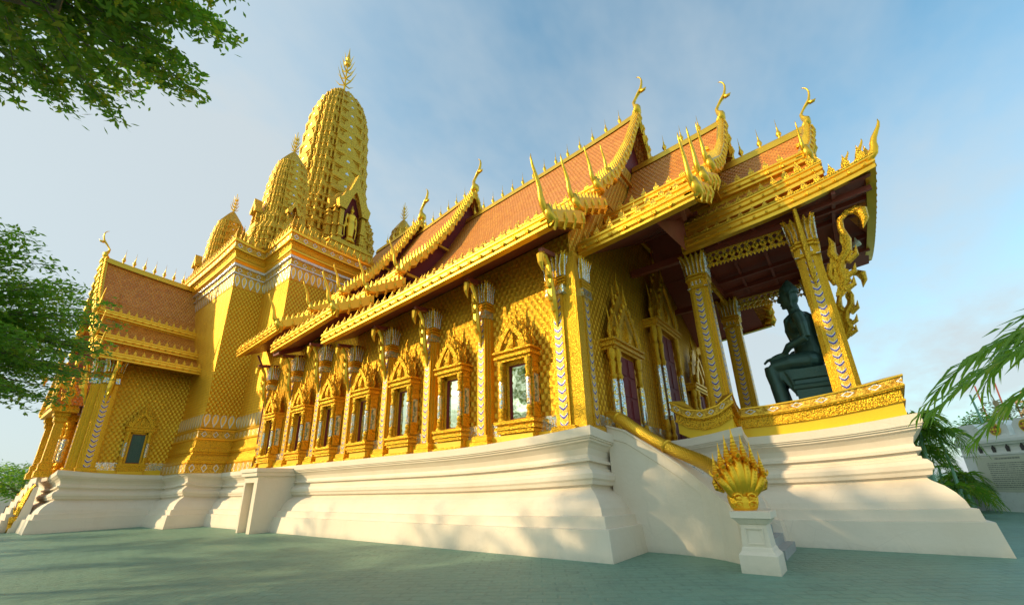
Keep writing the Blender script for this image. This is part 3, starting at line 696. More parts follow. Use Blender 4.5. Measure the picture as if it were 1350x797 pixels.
# ---- transept (wing towards the viewer) and its mirror
YE = 4.15
mb = MB()
for x in (-33.2, -40.6):
    mb.face([(x, YE, 2.6), (x, 8.4, 2.6), (x, 8.4, 9.9), (x, YE, 9.9)])
mb.face([(-40.6, YE, 2.6), (-33.2, YE, 2.6), (-33.2, YE, 9.9), (-35.0, YE, 12.9), (-36.9, YE, 15.8), (-38.8, YE, 12.9), (-40.6, YE, 9.9)])
tw = mb.build('transept_wall', 'gold_wall', T)
mb = MB(); mb.box(-33.2, 4.2, 2.7, -33.05, 8.3, 3.0); mb.build('skirting', 'yellow_paint', tw)
mb = MB(); mb.box(-33.2, 4.6, 3.0, -33.10, 8.35, 3.42); mb.build('skirting_frieze', 'mirror_mosaic', tw)

# ---- roofs
def sect_curve(poly, n=5):
    """smooth concave polyline from control points (d,z)"""
    if len(poly) == 2: return poly
    out = []
    for (a, b) in zip(poly, poly[1:]):
        for j in range(n): out.append((a[0]+(b[0]-a[0])*j/n, a[1]+(b[1]-a[1])*j/n))
    out.append(poly[-1]); return out
def horn(mb, base, h, outv, th=.09, m=0, lean=.35):
    """upturned flame tail (hang hong): base point, height, horizontal direction it bulges towards"""
    b = Vector(base); o = Vector(outv).normalized()
    pts = []; rad = []
    for t, off, r in ((-.12, -.06, .8), (0, .05, 1.15), (.10, .16, 1.2), (.22, .22, 1.0), (.36, .24, .85), (.50, .30, .75), (.64, .40, .6), (.78, .50, .45), (.90, .55, .3), (1.0, .55, .07)):
        pts.append(b+o*off*h*lean*2.2+Vector((0, 0, t*h))); rad.append(r*th)
    mb.tube(pts, rad, 10, m, flat=.8, side=o)
def chofa(mb, base, h, fwd, m=0):
    b = Vector(base); o = Vector(fwd).normalized()
    pts = []; rad = []
    for s_, z, r in ((-.06, -.06, .07), (.0, .0, .14), (.06, .06, .17), (.07, .14, .155), (.02, .22, .10), (.0, .32, .065), (.06, .42, .052), (.12, .50, .06), (.17, .55, .075), (.21, .62, .06), (.24, .72, .05), (.255, .82, .042), (.24, .91, .032), (.20, .97, .022), (.15, 1.0, .008)):
        pts.append(b+o*s_*h+Vector((0, 0, z*h))); rad.append(r*h*.78)
    mb.tube(pts, rad, 8, m, flat=.6, side=o.cross(Vector((0, 0, 1))))
    bk = b+o*.20*h+Vector((0, 0, .545*h))
    mb.tube([bk, bk+o*.09*h+Vector((0, 0, .0)), bk+o*.13*h+Vector((0, 0, .035*h))], [.05*h, .035*h, .006], 6, m)

def roof(F, s0, s1, sections, rise_r, rise_e, lean=.4, horns=(), gable=True, spk=None, both=True, rear=False, cor=.30, fins=True, anth=.38, chof=2.1, rowstep=.46, hornh=1.5, tym=True, spike_h=1.0, spacing=.75):
    """F(s, d, z) -> world.  sections: list of [(d,z)...] given at the front end s1."""
    Lr = s1-s0
    dmax = sections[-1][-1][0]
    def zoff(s, d):
        t = max(0, min(1, (s1-s)/Lr)); w = d/dmax
        return -(rise_r*(1-w)+rise_e*w)*t**(.75 if d < 1 else .9)
    def send(d, z): return s1-lean*(d/dmax)
    NS = 10
    main = MB()
    for sg in ((1, -1) if both else (1,)):
        for sec in sections:
            cv = sect_curve(sec); rows = []; uvs = []; arc = 0
            for i, (d, z) in enumerate(cv):
                if i: arc += sqrt((d-cv[i-1][0])**2+(z-cv[i-1][1])**2)
                e = send(d, z)
                rows.append([F(s0+(e-s0)*j/NS, sg*d, z+zoff(s0+(e-s0)*j/NS, d)) for j in range(NS+1)])
                uvs.append([((e-s0)*j/NS, -arc) for j in range(NS+1)])
            main.grid(rows, 0, False, uvs)
    R = main.build('roof', 'roof_tile', T, fix=False)
    # gold verge along each slope end (flat border) + eave cornices + antefix rows
    for sg in ((1, -1) if both else (1,)):
        for si, sec in enumerate(sections):
            cr = MB(); ant = MB()
            d, z = sec[-1]; e = send(d, z)
            P = [(.0, .10), (.10, .10), (.10, .03), (.05, .0), (.05, -.07), (.09, -.09), (.09, -.15), (.03, -.18), (.06, -.22), (.06, -cor), (-.18, -cor), (-.18, -cor+.02)]
            rows = []
            for j in range(NS+1):
                s = s0+(e-s0)*j/NS; zo = zoff(s, d)
                rows.append([F(s, sg*(d+a), z+b+zo) for a, b in P])
            cr.grid(rows)
            cr.cap(rows[-1]); cr.cap(rows[0][::-1])
            rs_ = []
            for j in range(NS+1):
                s = s0+(e-s0)*j/NS; zo = zoff(s, d); rs_.append([F(s, sg*(d-.08), z+.03+zo), F(s, sg*(d-.08), z+.125+zo), F(s, sg*(d+.04), z+.125+zo), F(s, sg*(d+.04), z+.03+zo)])
            ant.grid(rs_, 0, True)
            n = int((e-s0)/rowstep)
            for j in range(n):
                s = s0+rowstep*(j+.5)
                p = F(s, sg*(d-.02), z+.09+zoff(s, d))
                bell(ant, p, anth, rowstep*.40)
                if si < len(sections):
                    p = F(s, sg*(d+.08), z-.13+zoff(s, d)); 
                    ant.frus((p[0], p[1]), p[2]-.05, p[2]+.03, .05, .05, .07, .07)
            cr.build('eave_cornice', 'gold_smooth', R); ant.build('antefix_row', 'gold_leaf', R)
            if si+1 < len(sections):
                nd, nz = sections[si+1][0]; rr = []
                for j in range(NS+1):
                    s = s0+(e-.12-s0)*j/NS; zo = zoff(s, d)
                    rr.append([F(s, sg*(d-.10), z-.1+zo), F(s, sg*(nd+.02), nz-.05+zo)])
                rm = MB(); rm.grid(rr); rm.build('riser_board', 'gold_fine', R, fix=False)
    # ridge
    rg = MB(); rows = []
    for j in range(NS+1):
        s = s0+(s1+.05-s0)*j/NS; z = sections[0][0][1]+zoff(s, 0)
        rows.append([F(s, a, z+b) for a, b in ((-.22, -.25), (-.16, -.02), (-.12, .10), (-.07, .16), (.07, .16), (.12, .10), (.16, -.02), (.22, -.25))])
    rg.grid(rows); rg.cap(rows[-1]); rg.cap(rows[0][::-1]); rg.build('ridge', 'gold_smooth', R)
    proto = None; n = int((Lr-.8)/spacing)
    for j in range(n):
        s = s1-.9-spacing*j
        p = F(s, 0, sections[0][0][1]+zoff(s, 0)+.14)
        if proto is None:
            m = MB(); spike(m, (0, 0, 0), spike_h, .105); proto = m.build('ridge_spike', 'gold_smooth', R, smooth=True); proto.location = p
        else:
            c = proto.copy(); COL.objects.link(c); c.parent = R; c.location = p
    if gable:
        for sg in ((1, -1) if both else (1,)):
            bg_ = MB(); fn_ = bg_
            for si, sec in enumerate(sections):
                cv = sect_curve(sec, 8 if len(sec) > 2 else 10)
                # resample
                rows = []; N = len(cv)
                for i, (d, z) in enumerate(cv):
                    e = send(d, z)+.02; wob = .06*sin(i*2.1)
                    rows.append([F(e-.16, sg*d, z+.16), F(e+.14, sg*d, z+.20), F(e+.16, sg*(d+.0), z-.30+wob*2), F(e+.02, sg*(d), z-.42+wob*2), F(e-.16, sg*d, z-.20+wob)])
                bg_.grid(rows, 0, True); bg_.cap(rows[0]); bg_.cap(rows[-1])
                # bai raka fins
                Ltot = sum(sqrt((cv[i+1][0]-cv[i][0])**2+(cv[i+1][1]-cv[i][1])**2) for i in range(N-1))
                nf = max(2, int(Ltot/.27)); acc = 0; ii = 0
                for q in range(nf):
                    tgt = (q+.5)*Ltot/nf; acc = 0
                    for i in range(N-1):
                        l = sqrt((cv[i+1][0]-cv[i][0])**2+(cv[i+1][1]-cv[i][1])**2)
                        if acc+l >= tgt: t = (tgt-acc)/l; break
                        acc += l
                    d = cv[i][0]+(cv[i+1][0]-cv[i][0])*t; z = cv[i][1]+(cv[i+1][1]-cv[i][1])*t; e = send(d, z)
                    dd_ = (cv[i+1][0]-cv[i][0])/l; dz_ = (cv[i+1][1]-cv[i][1])/l
                    nx, nz = -dz_, dd_      # outward normal of slope in (d,z)
                    tip = (nx*.30-dd_*.12, nz*.30-dz_*.12+.05)
                    w = .10
                    A = [F(e+.10, sg*(d-dd_*w), z+.15-dz_*w), F(e-.06, sg*(d-dd_*w), z+.15-dz_*w), F(e-.06, sg*(d+dd_*w), z+.15+dz_*w), F(e+.10, sg*(d+dd_*w), z+.15+dz_*w)]
                    tp = F(e+.03, sg*(d+tip[0]), z+.15+tip[1])
                    for a_ in range(4): fn_.face([A[a_], A[(a_+1) % 4], tp])
                    if q % 2 == 0: fn_.tube([F(e+.17, sg*d, z+.10), F(e+.19, sg*d, z-.16), F(e+.10, sg*d, z-.42), F(e-.16, sg*d, z-.26)], [.05, .07, .07, .04], 5)
                # hang hong
            bg_.build('bargeboard', 'gold_smooth', R)
            for (hd, hz, hh) in horns:
                hn = MB()
                e = send(hd, hz)
                base = F(e+.0, sg*(hd+.10), hz+.05); q = Vector(F(e, sg*(hd+1), hz))-Vector(F(e, sg*hd, hz))
                horn(hn, base, hh, q, .075*hh/1.5+.02)
                # curled lower lip under each horn
                hn.tube([F(e+.05, sg*(hd-.45), hz+.0), F(e+.08, sg*(hd-.15), hz-.22), F(e+.08, sg*(hd+.12), hz-.12), F(e+.05, sg*(hd+.18), hz+.2)], [.06, .16, .15, .10], 7)
                hn.box(*[min(a, b) for a, b in zip(F(e-.25, sg*(hd-.22), hz-.30), F(e+.1, sg*(hd+.10), hz-.08))], *[max(a, b) for a, b in zip(F(e-.25, sg*(hd-.22), hz-.30), F(e+.1, sg*(hd+.10), hz-.08))])
                hn.build('flame_tail', 'gold_smooth', R, smooth=True)
        m = MB(); z = sections[0][0][1]
        fw = Vector(F(s1+1, 0, z))-Vector(F(s1, 0, z)); chofa(m, F(s1-.05, 0, z+.1), chof, fw); m.build('chofa', 'gold_smooth', R, smooth=True)
        if tym:
            tm = MB(); cv = sect_curve(sections[0])
            L_ = [F(s1-lean*(d/dmax)-.55, d, z-.12) for d, z in cv]; Rr = [F(s1-lean*(d/dmax)-.55, -d, z-.12) for d, z in reversed(cv)]
            tm.face(L_+Rr[:-1]); tm.build('gable_board', 'maroon_paint', R, fix=False)
            kg = MB()   # gold lozenge framing in the gable
            d, z = cv[-1]
            kg.beam(F(s1-.50, -d*.9, z+.02), F(s1-.50, d*.9, z+.02), .14, .16); kg.beam(F(s1-.48, -d*.55, z+1.5*d*.35), F(s1-.48, d*.55, z+1.5*d*.35), .12, .14)
            kg.build('gable_beam', 'gold_fine', R)
    return R, zoff, send

FN = lambda s, d, z: (s, YC-d, z)
T1S = [[(0, 19.3), (2.0, 15.75), (3.6, 13.5), (5.3, 11.75)], [(5.05, 11.1), (6.95, 10.05)], [(6.75, 9.65), (8.55, 8.75)]]
def shift(S_, dr, de):
    dm = S_[-1][-1][0]; return [[(d, z+dr*(1-d/dm)+de*d/dm) for d, z in s] for s in S_]
# porch roof 3 (front-most) , 2, then the nave tiers
R1, zo1, _ = roof(FN, -17.3, -4.9, T1S, 1.05, .80, .45, horns=((4.1, 12.95, 1.15), (5.35, 11.75, 1.35), (6.95, 10.1, 1.45), (8.5, 8.85, 1.6)), chof=2.3, spacing=.80)
T0S = shift(T1S, 1.0, .42)
R0, zo0, _ = roof(FN, -22.4, -16.25, T0S, .95, .55, .45, horns=((5.35, 12.4, 1.5), (6.95, 10.7, 1.4), (8.5, 9.3, 1.5)), chof=2.5, spacing=.80)
TmS = shift(T1S, 1.2, 1.05)
Rm, zom, _ = roof(FN, -27.0, -21.7, TmS, .6, .45, .45, horns=((5.35, 12.9, 1.5), (6.95, 11.3, 1.4), (8.5, 9.9, 1.5)), chof=2.6, spacing=.80)
T2S = [[(0, 16.45), (1.4, 14.1), (2.7, 12.6), (4.2, 11.45)], [(4.0, 10.95), (5.5, 10.1)], [(5.3, 9.75), (6.55, 9.15)]]
R2, zo2, _ = roof(FN, -5.5, -1.36, T2S, .35, .42, .50, horns=((4.2, 11.45, 1.3), (5.45, 10.2, 1.4), (6.5, 9.2, 1.4)), chof=2.1, spacing=.80)
T3S = [[(0, 14.35), (1.0, 12.95), (2.0, 11.95)]]
R3, zo3, _ = roof(FN, -3.2, 1.38, T3S, .35, .30, .45, horns=((1.95, 11.95, 1.0),), chof=1.8, spacing=.70)
# skirt roofs of the front porch: run round three sides, corner rise
def skirt(polyh, prof_t, z, name):
    pass
kp = [(-3.15, YC-2.95), (2.27, YC-2.95), (2.27, YC+2.95), (-3.15, YC+2.95)]
def skirt_roof(k_out, k_in, x1o, x1i, zo, zi, x0, rise, horn_h):
    m = MB(); fo = YC+k_out+1.05; fi = YC+k_in+1.0; outer = [(x0, YC-k_out), (x1o, YC-k_out), (x1o, fo), (x0, fo)]; inner = [(x0, YC-k_in), (x1i, YC-k_in), (x1i, fi), (x0, fi)]
    def zr(t, ln, c0, c1):
        r = 0
        if c1: r = max(r, max(0, 1-(1-t)*ln/3.2)**2)
        if c0: r = max(r, max(0, 1-t*ln/3.2)**2)
        return r*rise
    cr = MB(); an = MB()
    dz0 = -.42
    for i, (c0, c1) in enumerate(((False, True), (True, True), (True, False))):
        a, b = Vector(outer[i]), Vector(outer[i+1]); c, d = Vector(inner[i]), Vector(inner[i+1]); ln = (b-a).length; N = 12
        nrm = Vector(((b-a).y, -(b-a).x)).normalized()
        base = lambda p: dz0*max(0, min(1, (x1o-p.x)/(x1o-x0)))
        ro = []; ri = []; uo = []; ui = []
        for j in range(N+1):
            t = j/N; p = a.lerp(b, t); q = c.lerp(d, t)
            ro.append((p.x, p.y, zo+zr(t, ln, c0, c1)+base(p))); ri.append((q.x, q.y, zi+zr(t, ln, c0, c1)*.5+base(q))); uo.append((t*ln, 0)); ui.append((t*ln, .8))
        m.grid([ri, ro], 0, False, [ui, uo])
        P = [(.0, .10), (.10, .10), (.10, .03), (.05, .0), (.05, -.07), (.09, -.09), (.09, -.15), (.03, -.18), (.06, -.22), (.06, -.34), (-.18, -.34), (-.18, -.3)]
        rows = []
        for j in range(N+1):
            t = j/N; p = a.lerp(b, t); row = []
            for o_, h in P:
                mi0 = o_ if (i > 0) else 0; mi1 = o_ if (i < 2) else 0
                dirv = (b-a).normalized(); pa = a-dirv*mi0+nrm*o_; pb = b+dirv*mi1+nrm*o_
                w = pa.lerp(pb, t); row.append((w.x, w.y, zo+zr(t, ln, c0, c1)+base(p)+h))
            rows.append(row)
        cr.grid(rows)
        if i == 0: cr.cap(rows[0][::-1])
        if i == 2: cr.cap(rows[-1])
        ss = [[(x_[0], x_[1], x_[2]+h_) for x_, h_ in ((r_[0], -.02), (r_[0], .045), (r_[1], .045), (r_[1], -.02))] for r_ in rows]; an.grid(ss, 0, True)
        st = .36; n = int(ln/st)
        for j in range(n):
            t = (j+.5)/n; p = a.lerp(b, t); e = 1+1.1*zr(t, ln, c0, c1)/max(rise, .01)
            bell(an, (p.x, p.y, zo+zr(t, ln, c0, c1)+base(p)+.08), .30*e, .15*e**.5)
            an.box(p.x-.04+nrm.x*.08, p.y-.04+nrm.y*.08, zo+zr(t, ln, c0, c1)+base(p)-.16, p.x+.04+nrm.x*.08, p.y+.04+nrm.y*.08, zo+zr(t, ln, c0, c1)+base(p)-.08)
    for i in range(3):
        pass
    R = m.build('porch_skirt_roof', 'roof_tile', T, fix=False); cr.build('eave_cornice', 'gold_smooth', R); an.build('antefix_row', 'gold_trim', R)
    for sg in (-1, 1):
        hn = MB()
        if horn_h:
            b = Vector((x1o-.02, YC-k_out if sg < 0 else fo, zo+rise+.0))
            for q, (ox, hh) in enumerate(((0, 1.0), (-.30, .62), (-.58, .42))):
                horn(hn, b+Vector((ox, 0, .05)), horn_h*hh, (1, 0, 0), .085*hh+.02)
            hn.build('flame_tail', 'gold_bright', R, smooth=True)
    return R
skirt_roof(2.5, 1.85, 1.15, .9, 10.85, 11.62, -3.2, .10, 0)
SK = skirt_roof(2.95, 2.3, 2.27, 1.15, 10.02, 10.62, -3.25, .26, 1.15)
mb = MB()
for y0, y1, z0_, z1_ in ((YC-1.86, YC-1.80, 11.35, 11.8), (YC-2.36, YC-2.30, 10.5, 10.9)):
    mb.face([(-3.1, y0, z0_-.35), (1.0, y0, z0_), (1.0, y0, z1_), (-3.1, y0, z1_-.35)])
mb.face([(-3.1, YC-1.9, 11.0), (1.1, YC-1.9, 11.3), (1.1, YC-1.9, 11.7), (-3.1, YC-1.9, 11.4)])
mb.build('riser_board', 'gold_fine', SK, fix=False)
# front gable wall of the porch above the skirt
mb = MB(); mb.face([(1.05, YC-1.95, 10.6), (1.05, YC+1.95, 10.6), (1.05, YC+1.9, 11.9), (1.05, YC+.9, 12.9), (1.05, YC, 14.0), (1.05, YC-.9, 12.9), (1.05, YC-1.9, 11.9)]); mb.build('porch_gable', 'gold_trim', T)
# ceilings
mb = MB()
for sg in (-1, 1):
    mb.face([(-5.5, YC, 12.0), (-3.0, YC, 12.2), (-2.2, YC+sg*6.45, 8.84), (-5.5, YC+sg*6.45, 8.44)])
    mb.face([(-3.2, YC, 10.25), (2.2, YC, 10.35), (2.2, YC+sg*2.9, 9.86), (-3.2, YC+sg*2.9, 9.34)])
    if sg > 0: mb.face([(-3.2, YC+2.9, 9.34), (2.2, YC+2.9, 9.86), (2.2, YC+3.95, 9.78), (-3.2, YC+3.95, 9.28)])
    mb.face([(-3.1, YC, 12.2), (-3.1, YC, 10.2), (-3.1, YC+sg*2.9, 9.3), (-3.1, YC+sg*6.3, 8.8)])
ce = mb.build('ceiling', 'maroon_wood', T, fix=False)
mb = MB()
for sg in (-1, 1):
    for q in (1.2, 2.4, 3.6, 4.8, 5.9):
        z = 12.0-q*.512; mb.beam((-5.5, YC+sg*q, z), (-2.6, YC+sg*q, z+.22), .10, .14)
    for q in (0.02, 1.45, 2.3):
        z = 10.2-q*.20; mb.beam((-3.1, YC+sg*q, z-.35+.1), (2.18, YC+sg*q, z-.0), .10, .16)
    for x in (-2.1, -1.0, 1.25): mb.beam((x, YC, 10.14), (x, YC+sg*2.85, 9.58+.08*x), .10, .12)
mb.build('purlin', 'maroon_wood', ce)
# nave soffits + rafters
mb = MB()
for (x0, x1, Z1, dz) in ((-17.3, -5.3, 8.75, .80), (-22.4, -16.7, 9.17, .55), (-27.0, -22.1, 9.8, .45)):
    for sg in (-1, 1):
        mb = MB(); mb.face([(x0, YC+sg*8.45, Z1-.26-dz), (x1, YC+sg*8.45, Z1-.26), (x1, YC+sg*7.0, Z1+.40), (x0, YC+sg*7.0, Z1+.40-dz)])
        so_ = mb.build('soffit', 'maroon_wood', T, fix=False)
for a, b, z in ((-22.4, -21.8, 8.55), (-17.3, -16.6, 8.30)):
    for sg in (-1, 1):
        mb = MB(); mb.beam((a+.05, YC+sg*8.45, z-.28), (a+.05, YC+sg*7.0, z+.35), .16, .2); mb.beam((a-.0, YC+sg*8.4, z-.3), (b, YC+sg*8.4, z-.3), .1, .14)
        mb.build('verge_beam', 'maroon_wood', so_)

m = MB(); m.tube([(-25.3, 9.2, 8.9), (-25.32, 9.6, 8.2), (-25.35, 9.95, 7.2), (-25.35, 10.0, 2.75)], .05, 6); m.build('downpipe', 'maroon_paint', T)
m = MB(); m.lathe((1.75, 18.3, 9.42), [(.04, 0), (.13, .02), (.11, .14), (.05, .22), (.02, .34)], 10); m.build('eave_lamp', 'white_plaster', T)
# transept roof (ridge runs toward the viewer: s = -Y)
FT = lambda s, d, z: (XC+d, -s, z)
TTS = [[(0, 16.75), (.7, 15.0), (1.35, 13.6), (2.2, 12.55)], [(2.1, 12.18), (2.9, 11.15), (3.75, 10.6)], [(3.62, 10.28), (4.3, 9.6), (5.1, 9.25)]]
roof(FT, -8.45, -3.0, TTS, .5, .18, .50, horns=((2.2, 12.6, 1.2), (3.7, 10.7, 1.2), (5.0, 9.3, 1.2)), chof=1.95, spacing=.58, rowstep=.40, spike_h=1.1)
mb = MB()
for sg in (-1, 1):
    mb.face([(XC+sg*5.0, 3.1, 8.98), (XC+sg*5.0, 8.4, 8.80), (XC+sg*3.6, 8.4, 9.75), (XC+sg*3.6, 3.1, 9.9)])
mb.face([(XC-3.6, 3.1, 9.9), (XC+3.6, 3.1, 9.9), (XC+3.6, 4.2, 9.9), (XC-3.6, 4.2, 9.9)])
mb.build('soffit', 'maroon_wood', T, fix=False)

# ================================================================= columns, pilasters
def flared_cap(mb, mbs, z0, z1, r0, r1, k=1.0):
    """lotus capital: rows of upright petals; mb gold, mbs silver inlay"""
    n = 5
    for side in range(4):
        c, s_ = [(1, 0), (0, 1), (-1, 0), (0, -1)][side]
        for i in range(n):
            a = (i-(n-1)/2)/((n-1)/2)
            bx = r0*.82*a; tx = r1*1.0*a; w = r0*.22
            def P(x, y, z): return (x*c-y*s_*1.0, (x*s_+y*c), z)
            q = [(r0*.95, bx, z0), (r0*1.04, bx*1.02, z0+(z1-z0)*.45), (r1*.98, tx*.96, z1-(z1-z0)*.14), (r1*1.12, tx*1.04, z1)]
            rows = []
            for (x, y, z), ww in zip(q, (w, w*1.0, w*.85, w*.15)):
                rows.append([P(x+.03, y-ww, z), P(x+.07, y, z), P(x+.03, y+ww, z), P(x-.08, y, z)])
            mb.grid(rows, 0, True)
            rows = [[P(x+.045, y-ww*.42, z), P(x+.09, y, z), P(x+.045, y+ww*.42, z)] for (x, y, z), ww in zip(q[:3], (w, w, w*.5))]
            mbs.grid(rows, 0)
    mb.stack((0, 0), [(r0*.9, z0-.02), (r0*.9, z0+(z1-z0)*.5), (r1*.85, z1-.08), (r1*.8, z1-.05)])

def make_pilaster(H=7.95, hw=.30):
    """engaged nave pilaster; local origin on the wall at floor level z=2.7, facing -Y"""
    zc = H-1.25
    m = MB()
    for w, dpt in ((hw, .16), (hw*.80, .24), (hw*.60, .31)):
        m.box(-w, -dpt, 2.7, w, .0, zc)
    m.stack((0, -.10), [(hw*1.3, 2.70), (hw*1.3, 2.85), (hw*1.1, 2.9), (hw*1.15, 3.0), (hw*1.0, 3.05)], k=.9)
    for z in (zc+.30, zc+.40, zc+.50):
        m.stack((0, -.12), [(hw*1.0, z-.04), (hw*1.13, z), (hw*1.0, z+.04)], k=.8)
    p = m.build('pilaster', 'gold_fine', T)
    m = MB(); u = .115
    m.face([(-u, -.316, 3.05), (u, -.316, 3.05), (u, -.316, zc-.02), (-u, -.316, zc-.02)], [(-u, 3.05), (u, 3.05), (u, zc), (-u, zc)]); m.build('chevron_band', 'chevron_enamel', p, fix=False)
    m = MB(); g1 = MB(); g2 = MB()
    flared_cap(g1, g2, 0, .70, hw*.86, hw*1.12)
    f = lambda q: (q[0], q[1]*.85-.12, q[2]+zc+.55)
    g1.xf(f); g2.xf(f); cp = g1.build('capital', 'gold_trim', p); g2.build('capital_inlay', 'silver_strip', cp, fix=False)
    m = MB(); m.stack((0, -.12), [(hw*.84, zc), (hw*.98, zc+.02), (hw*.9, zc+.26)], k=.95); m.build('capital_band', 'mirror_mosaic', cp)
    # naga bracket
    m = MB()
    y0 = -.30
    pts = [(0, y0-.02, zc-.95), (0, y0-.08, zc-.60), (0, y0-.20, zc-.22), (0, y0-.25, zc+.15), (0, y0-.26, zc+.50), (0, y0-.34, zc+.85), (0, y0-.50, zc+1.08), (0, y0-.64, zc+1.10)]
    m.tube(pts, [.02, .08, .13, .11, .08, .075, .08, .05], 7, side=(1, 0, 0))
    pts = [(0, y0-.62, zc+1.14), (0, y0-.72, zc+1.02), (0, y0-.74, zc+.78), (0, y0-.66, zc+.55)]
    m.tube(pts, [.08, .115, .08, .012], 7, side=(1, 0, 0))
    for (yy, zz, dy, dz) in ((-.16, -.25, -.30, .10), (-.22, .1, -.26, .22), (-.26, .45, -.22, .2), (-.08, -.5, -.22, .02)):
        m.tube([(0, y0+yy, zc+zz), (0, y0+yy+dy*.6, zc+zz+dz*.4), (0, y0+yy+dy, zc+zz+dz+.12)], [.09, .07, .008], 6, side=(1, 0, 0))
    m.build('eave_bracket', 'gold_smooth', p)
    m = MB(); m.beam((0, -.0, zc+1.34), (0, -1.02, zc+1.18), .12, .14); m.build('rafter', 'maroon_wood', p)
    return p
pil = make_pilaster()
PX = [-5.95, -8.95, -11.6, -14.1, -16.7, -19.3, -22.05, -24.9]
for i, x in enumerate(PX):
    dz = -.0
    if i == 0: pil.location = (x, 10.2, 0); pil.scale = (1.1, 1, 1.03)
    else:
        c = copy_tree(pil, T, (x, 10.2, 0), 0); c.scale = (.94, 1, (1, 1.035, 1.0, .985, .96, 1.04, 1.04, 1.04)[i])
def seat_pil(c, sz):
    q = (7.95*sz-2.7)/(7.95-2.7); c.scale = (c.scale[0], c.scale[1], q); c.location = (c.location[0], c.location[1], 2.7*(1-q))
for c in [pil]+[o for o in kids(T) if o.name.startswith('pilaster.')]: seat_pil(c, c.scale[2])
# pilasters on the end wall corner
for y in (10.55, 24.1):
    c = copy_tree(pil, T, (-5.55, y, 0), radians(90)); c.scale = (.9, .8, 1.02); seat_pil(c, 1.02)
    for ch in kids(c):
        if ch.name.startswith(('eave_bracket', 'rafter')): bpy.data.objects.remove(ch)
# transept corner pilaster (leans with the picture only through the lens)
c = copy_tree(pil, T, (-33.2, 4.55, 0), radians(90)); c.scale = (1.25, 1.1, 1.15); seat_pil(c, 1.17)
c = copy_tree(pil, T, (-33.6, 4.15, 0), 0); c.scale = (1.1, 1.1, 1.15); seat_pil(c, 1.17)

def make_column():
    H = 9.35; zc = H-1.35
    m = MB()
    def ring(h, z, lv=(1, .82, .64)):
        q = [(lv[0], lv[2]), (lv[1], lv[2]), (lv[1], lv[1]), (lv[2], lv[1]), (lv[2], lv[0])]; out = []
        for c, s_ in ((1, 0), (0, 1), (-1, 0), (0, -1)):
            for x, y in q: out.append(((x*c-y*s_)*h, (x*s_+y*c)*h, z))
        return out
    rows = [ring(.42, 2.7), ring(.42, 2.95), ring(.38, 3.0), ring(.40, 3.1), ring(.37, 3.15), ring(.355, 3.3), ring(.325, zc), ring(.36, zc+.02), ring(.34, zc+.34), ring(.40, zc+.38), ring(.40, zc+.44), ring(.34, zc+.47), ring(.40, zc+.50), ring(.40, zc+.56), ring(.33, zc+.6)]
    m.grid(rows, 0, True); m.cap(rows[-1])
    col = m.build('column', 'gold_fine', T)
    ch = MB()
    for c, s_ in ((1, 0), (0, 1), (-1, 0), (0, -1)):
        def P(x, y, z): return (x*c-y*s_, x*s_+y*c, z)
        u0, u1 = .115, .105
        ch.face([P(.355+.006, -u0, 3.3), P(.355+.006, u0, 3.3), P(.325+.006, u1, zc-.03), P(.325+.006, -u1, zc-.03)], [(-u0, 3.3), (u0, 3.3), (u1, zc), (-u1, zc)])
    ch.build('chevron_band', 'chevron_enamel', col, fix=False)
    g1 = MB(); g2 = MB(); flared_cap(g1, g2, 0, .82, .32, .38); f = lambda q: (q[0], q[1], q[2]+zc+.55)
    g1.xf(f); g2.xf(f); cp = g1.build('capital', 'gold_trim', col); g2.build('capital_inlay', 'silver_strip', cp, fix=False)
    sp = MB()
    for c, s_ in ((1, 0), (0, 1), (-1, 0), (0, -1)):
        for yy in (-.14, 0, .14):
            A = [(.352, yy-.055, zc+.05), (.352, yy+.055, zc+.05), (.352, yy+.03, zc+.17), (.352, yy, zc+.33), (.352, yy-.03, zc+.17)]
            sp.face([(x*c-y*s_, x*s_+y*c, z) for x, y, z in A])
    sp.stack((0, 0), [(.353, zc+.035), (.353, zc+.055)])
    sp.build('capital_band', 'silver_strip', cp, fix=False)
    return col
col = make_column(); col.location = (-3.08, 15.2, 0)
col.scale = (.95, 1.15, 1)
cols = [col] + [copy_tree(col, T, p, 0) for p in ((.22, 15.15, 0), (-3.1, 20.5, 0), (.22, 20.5, 0))]
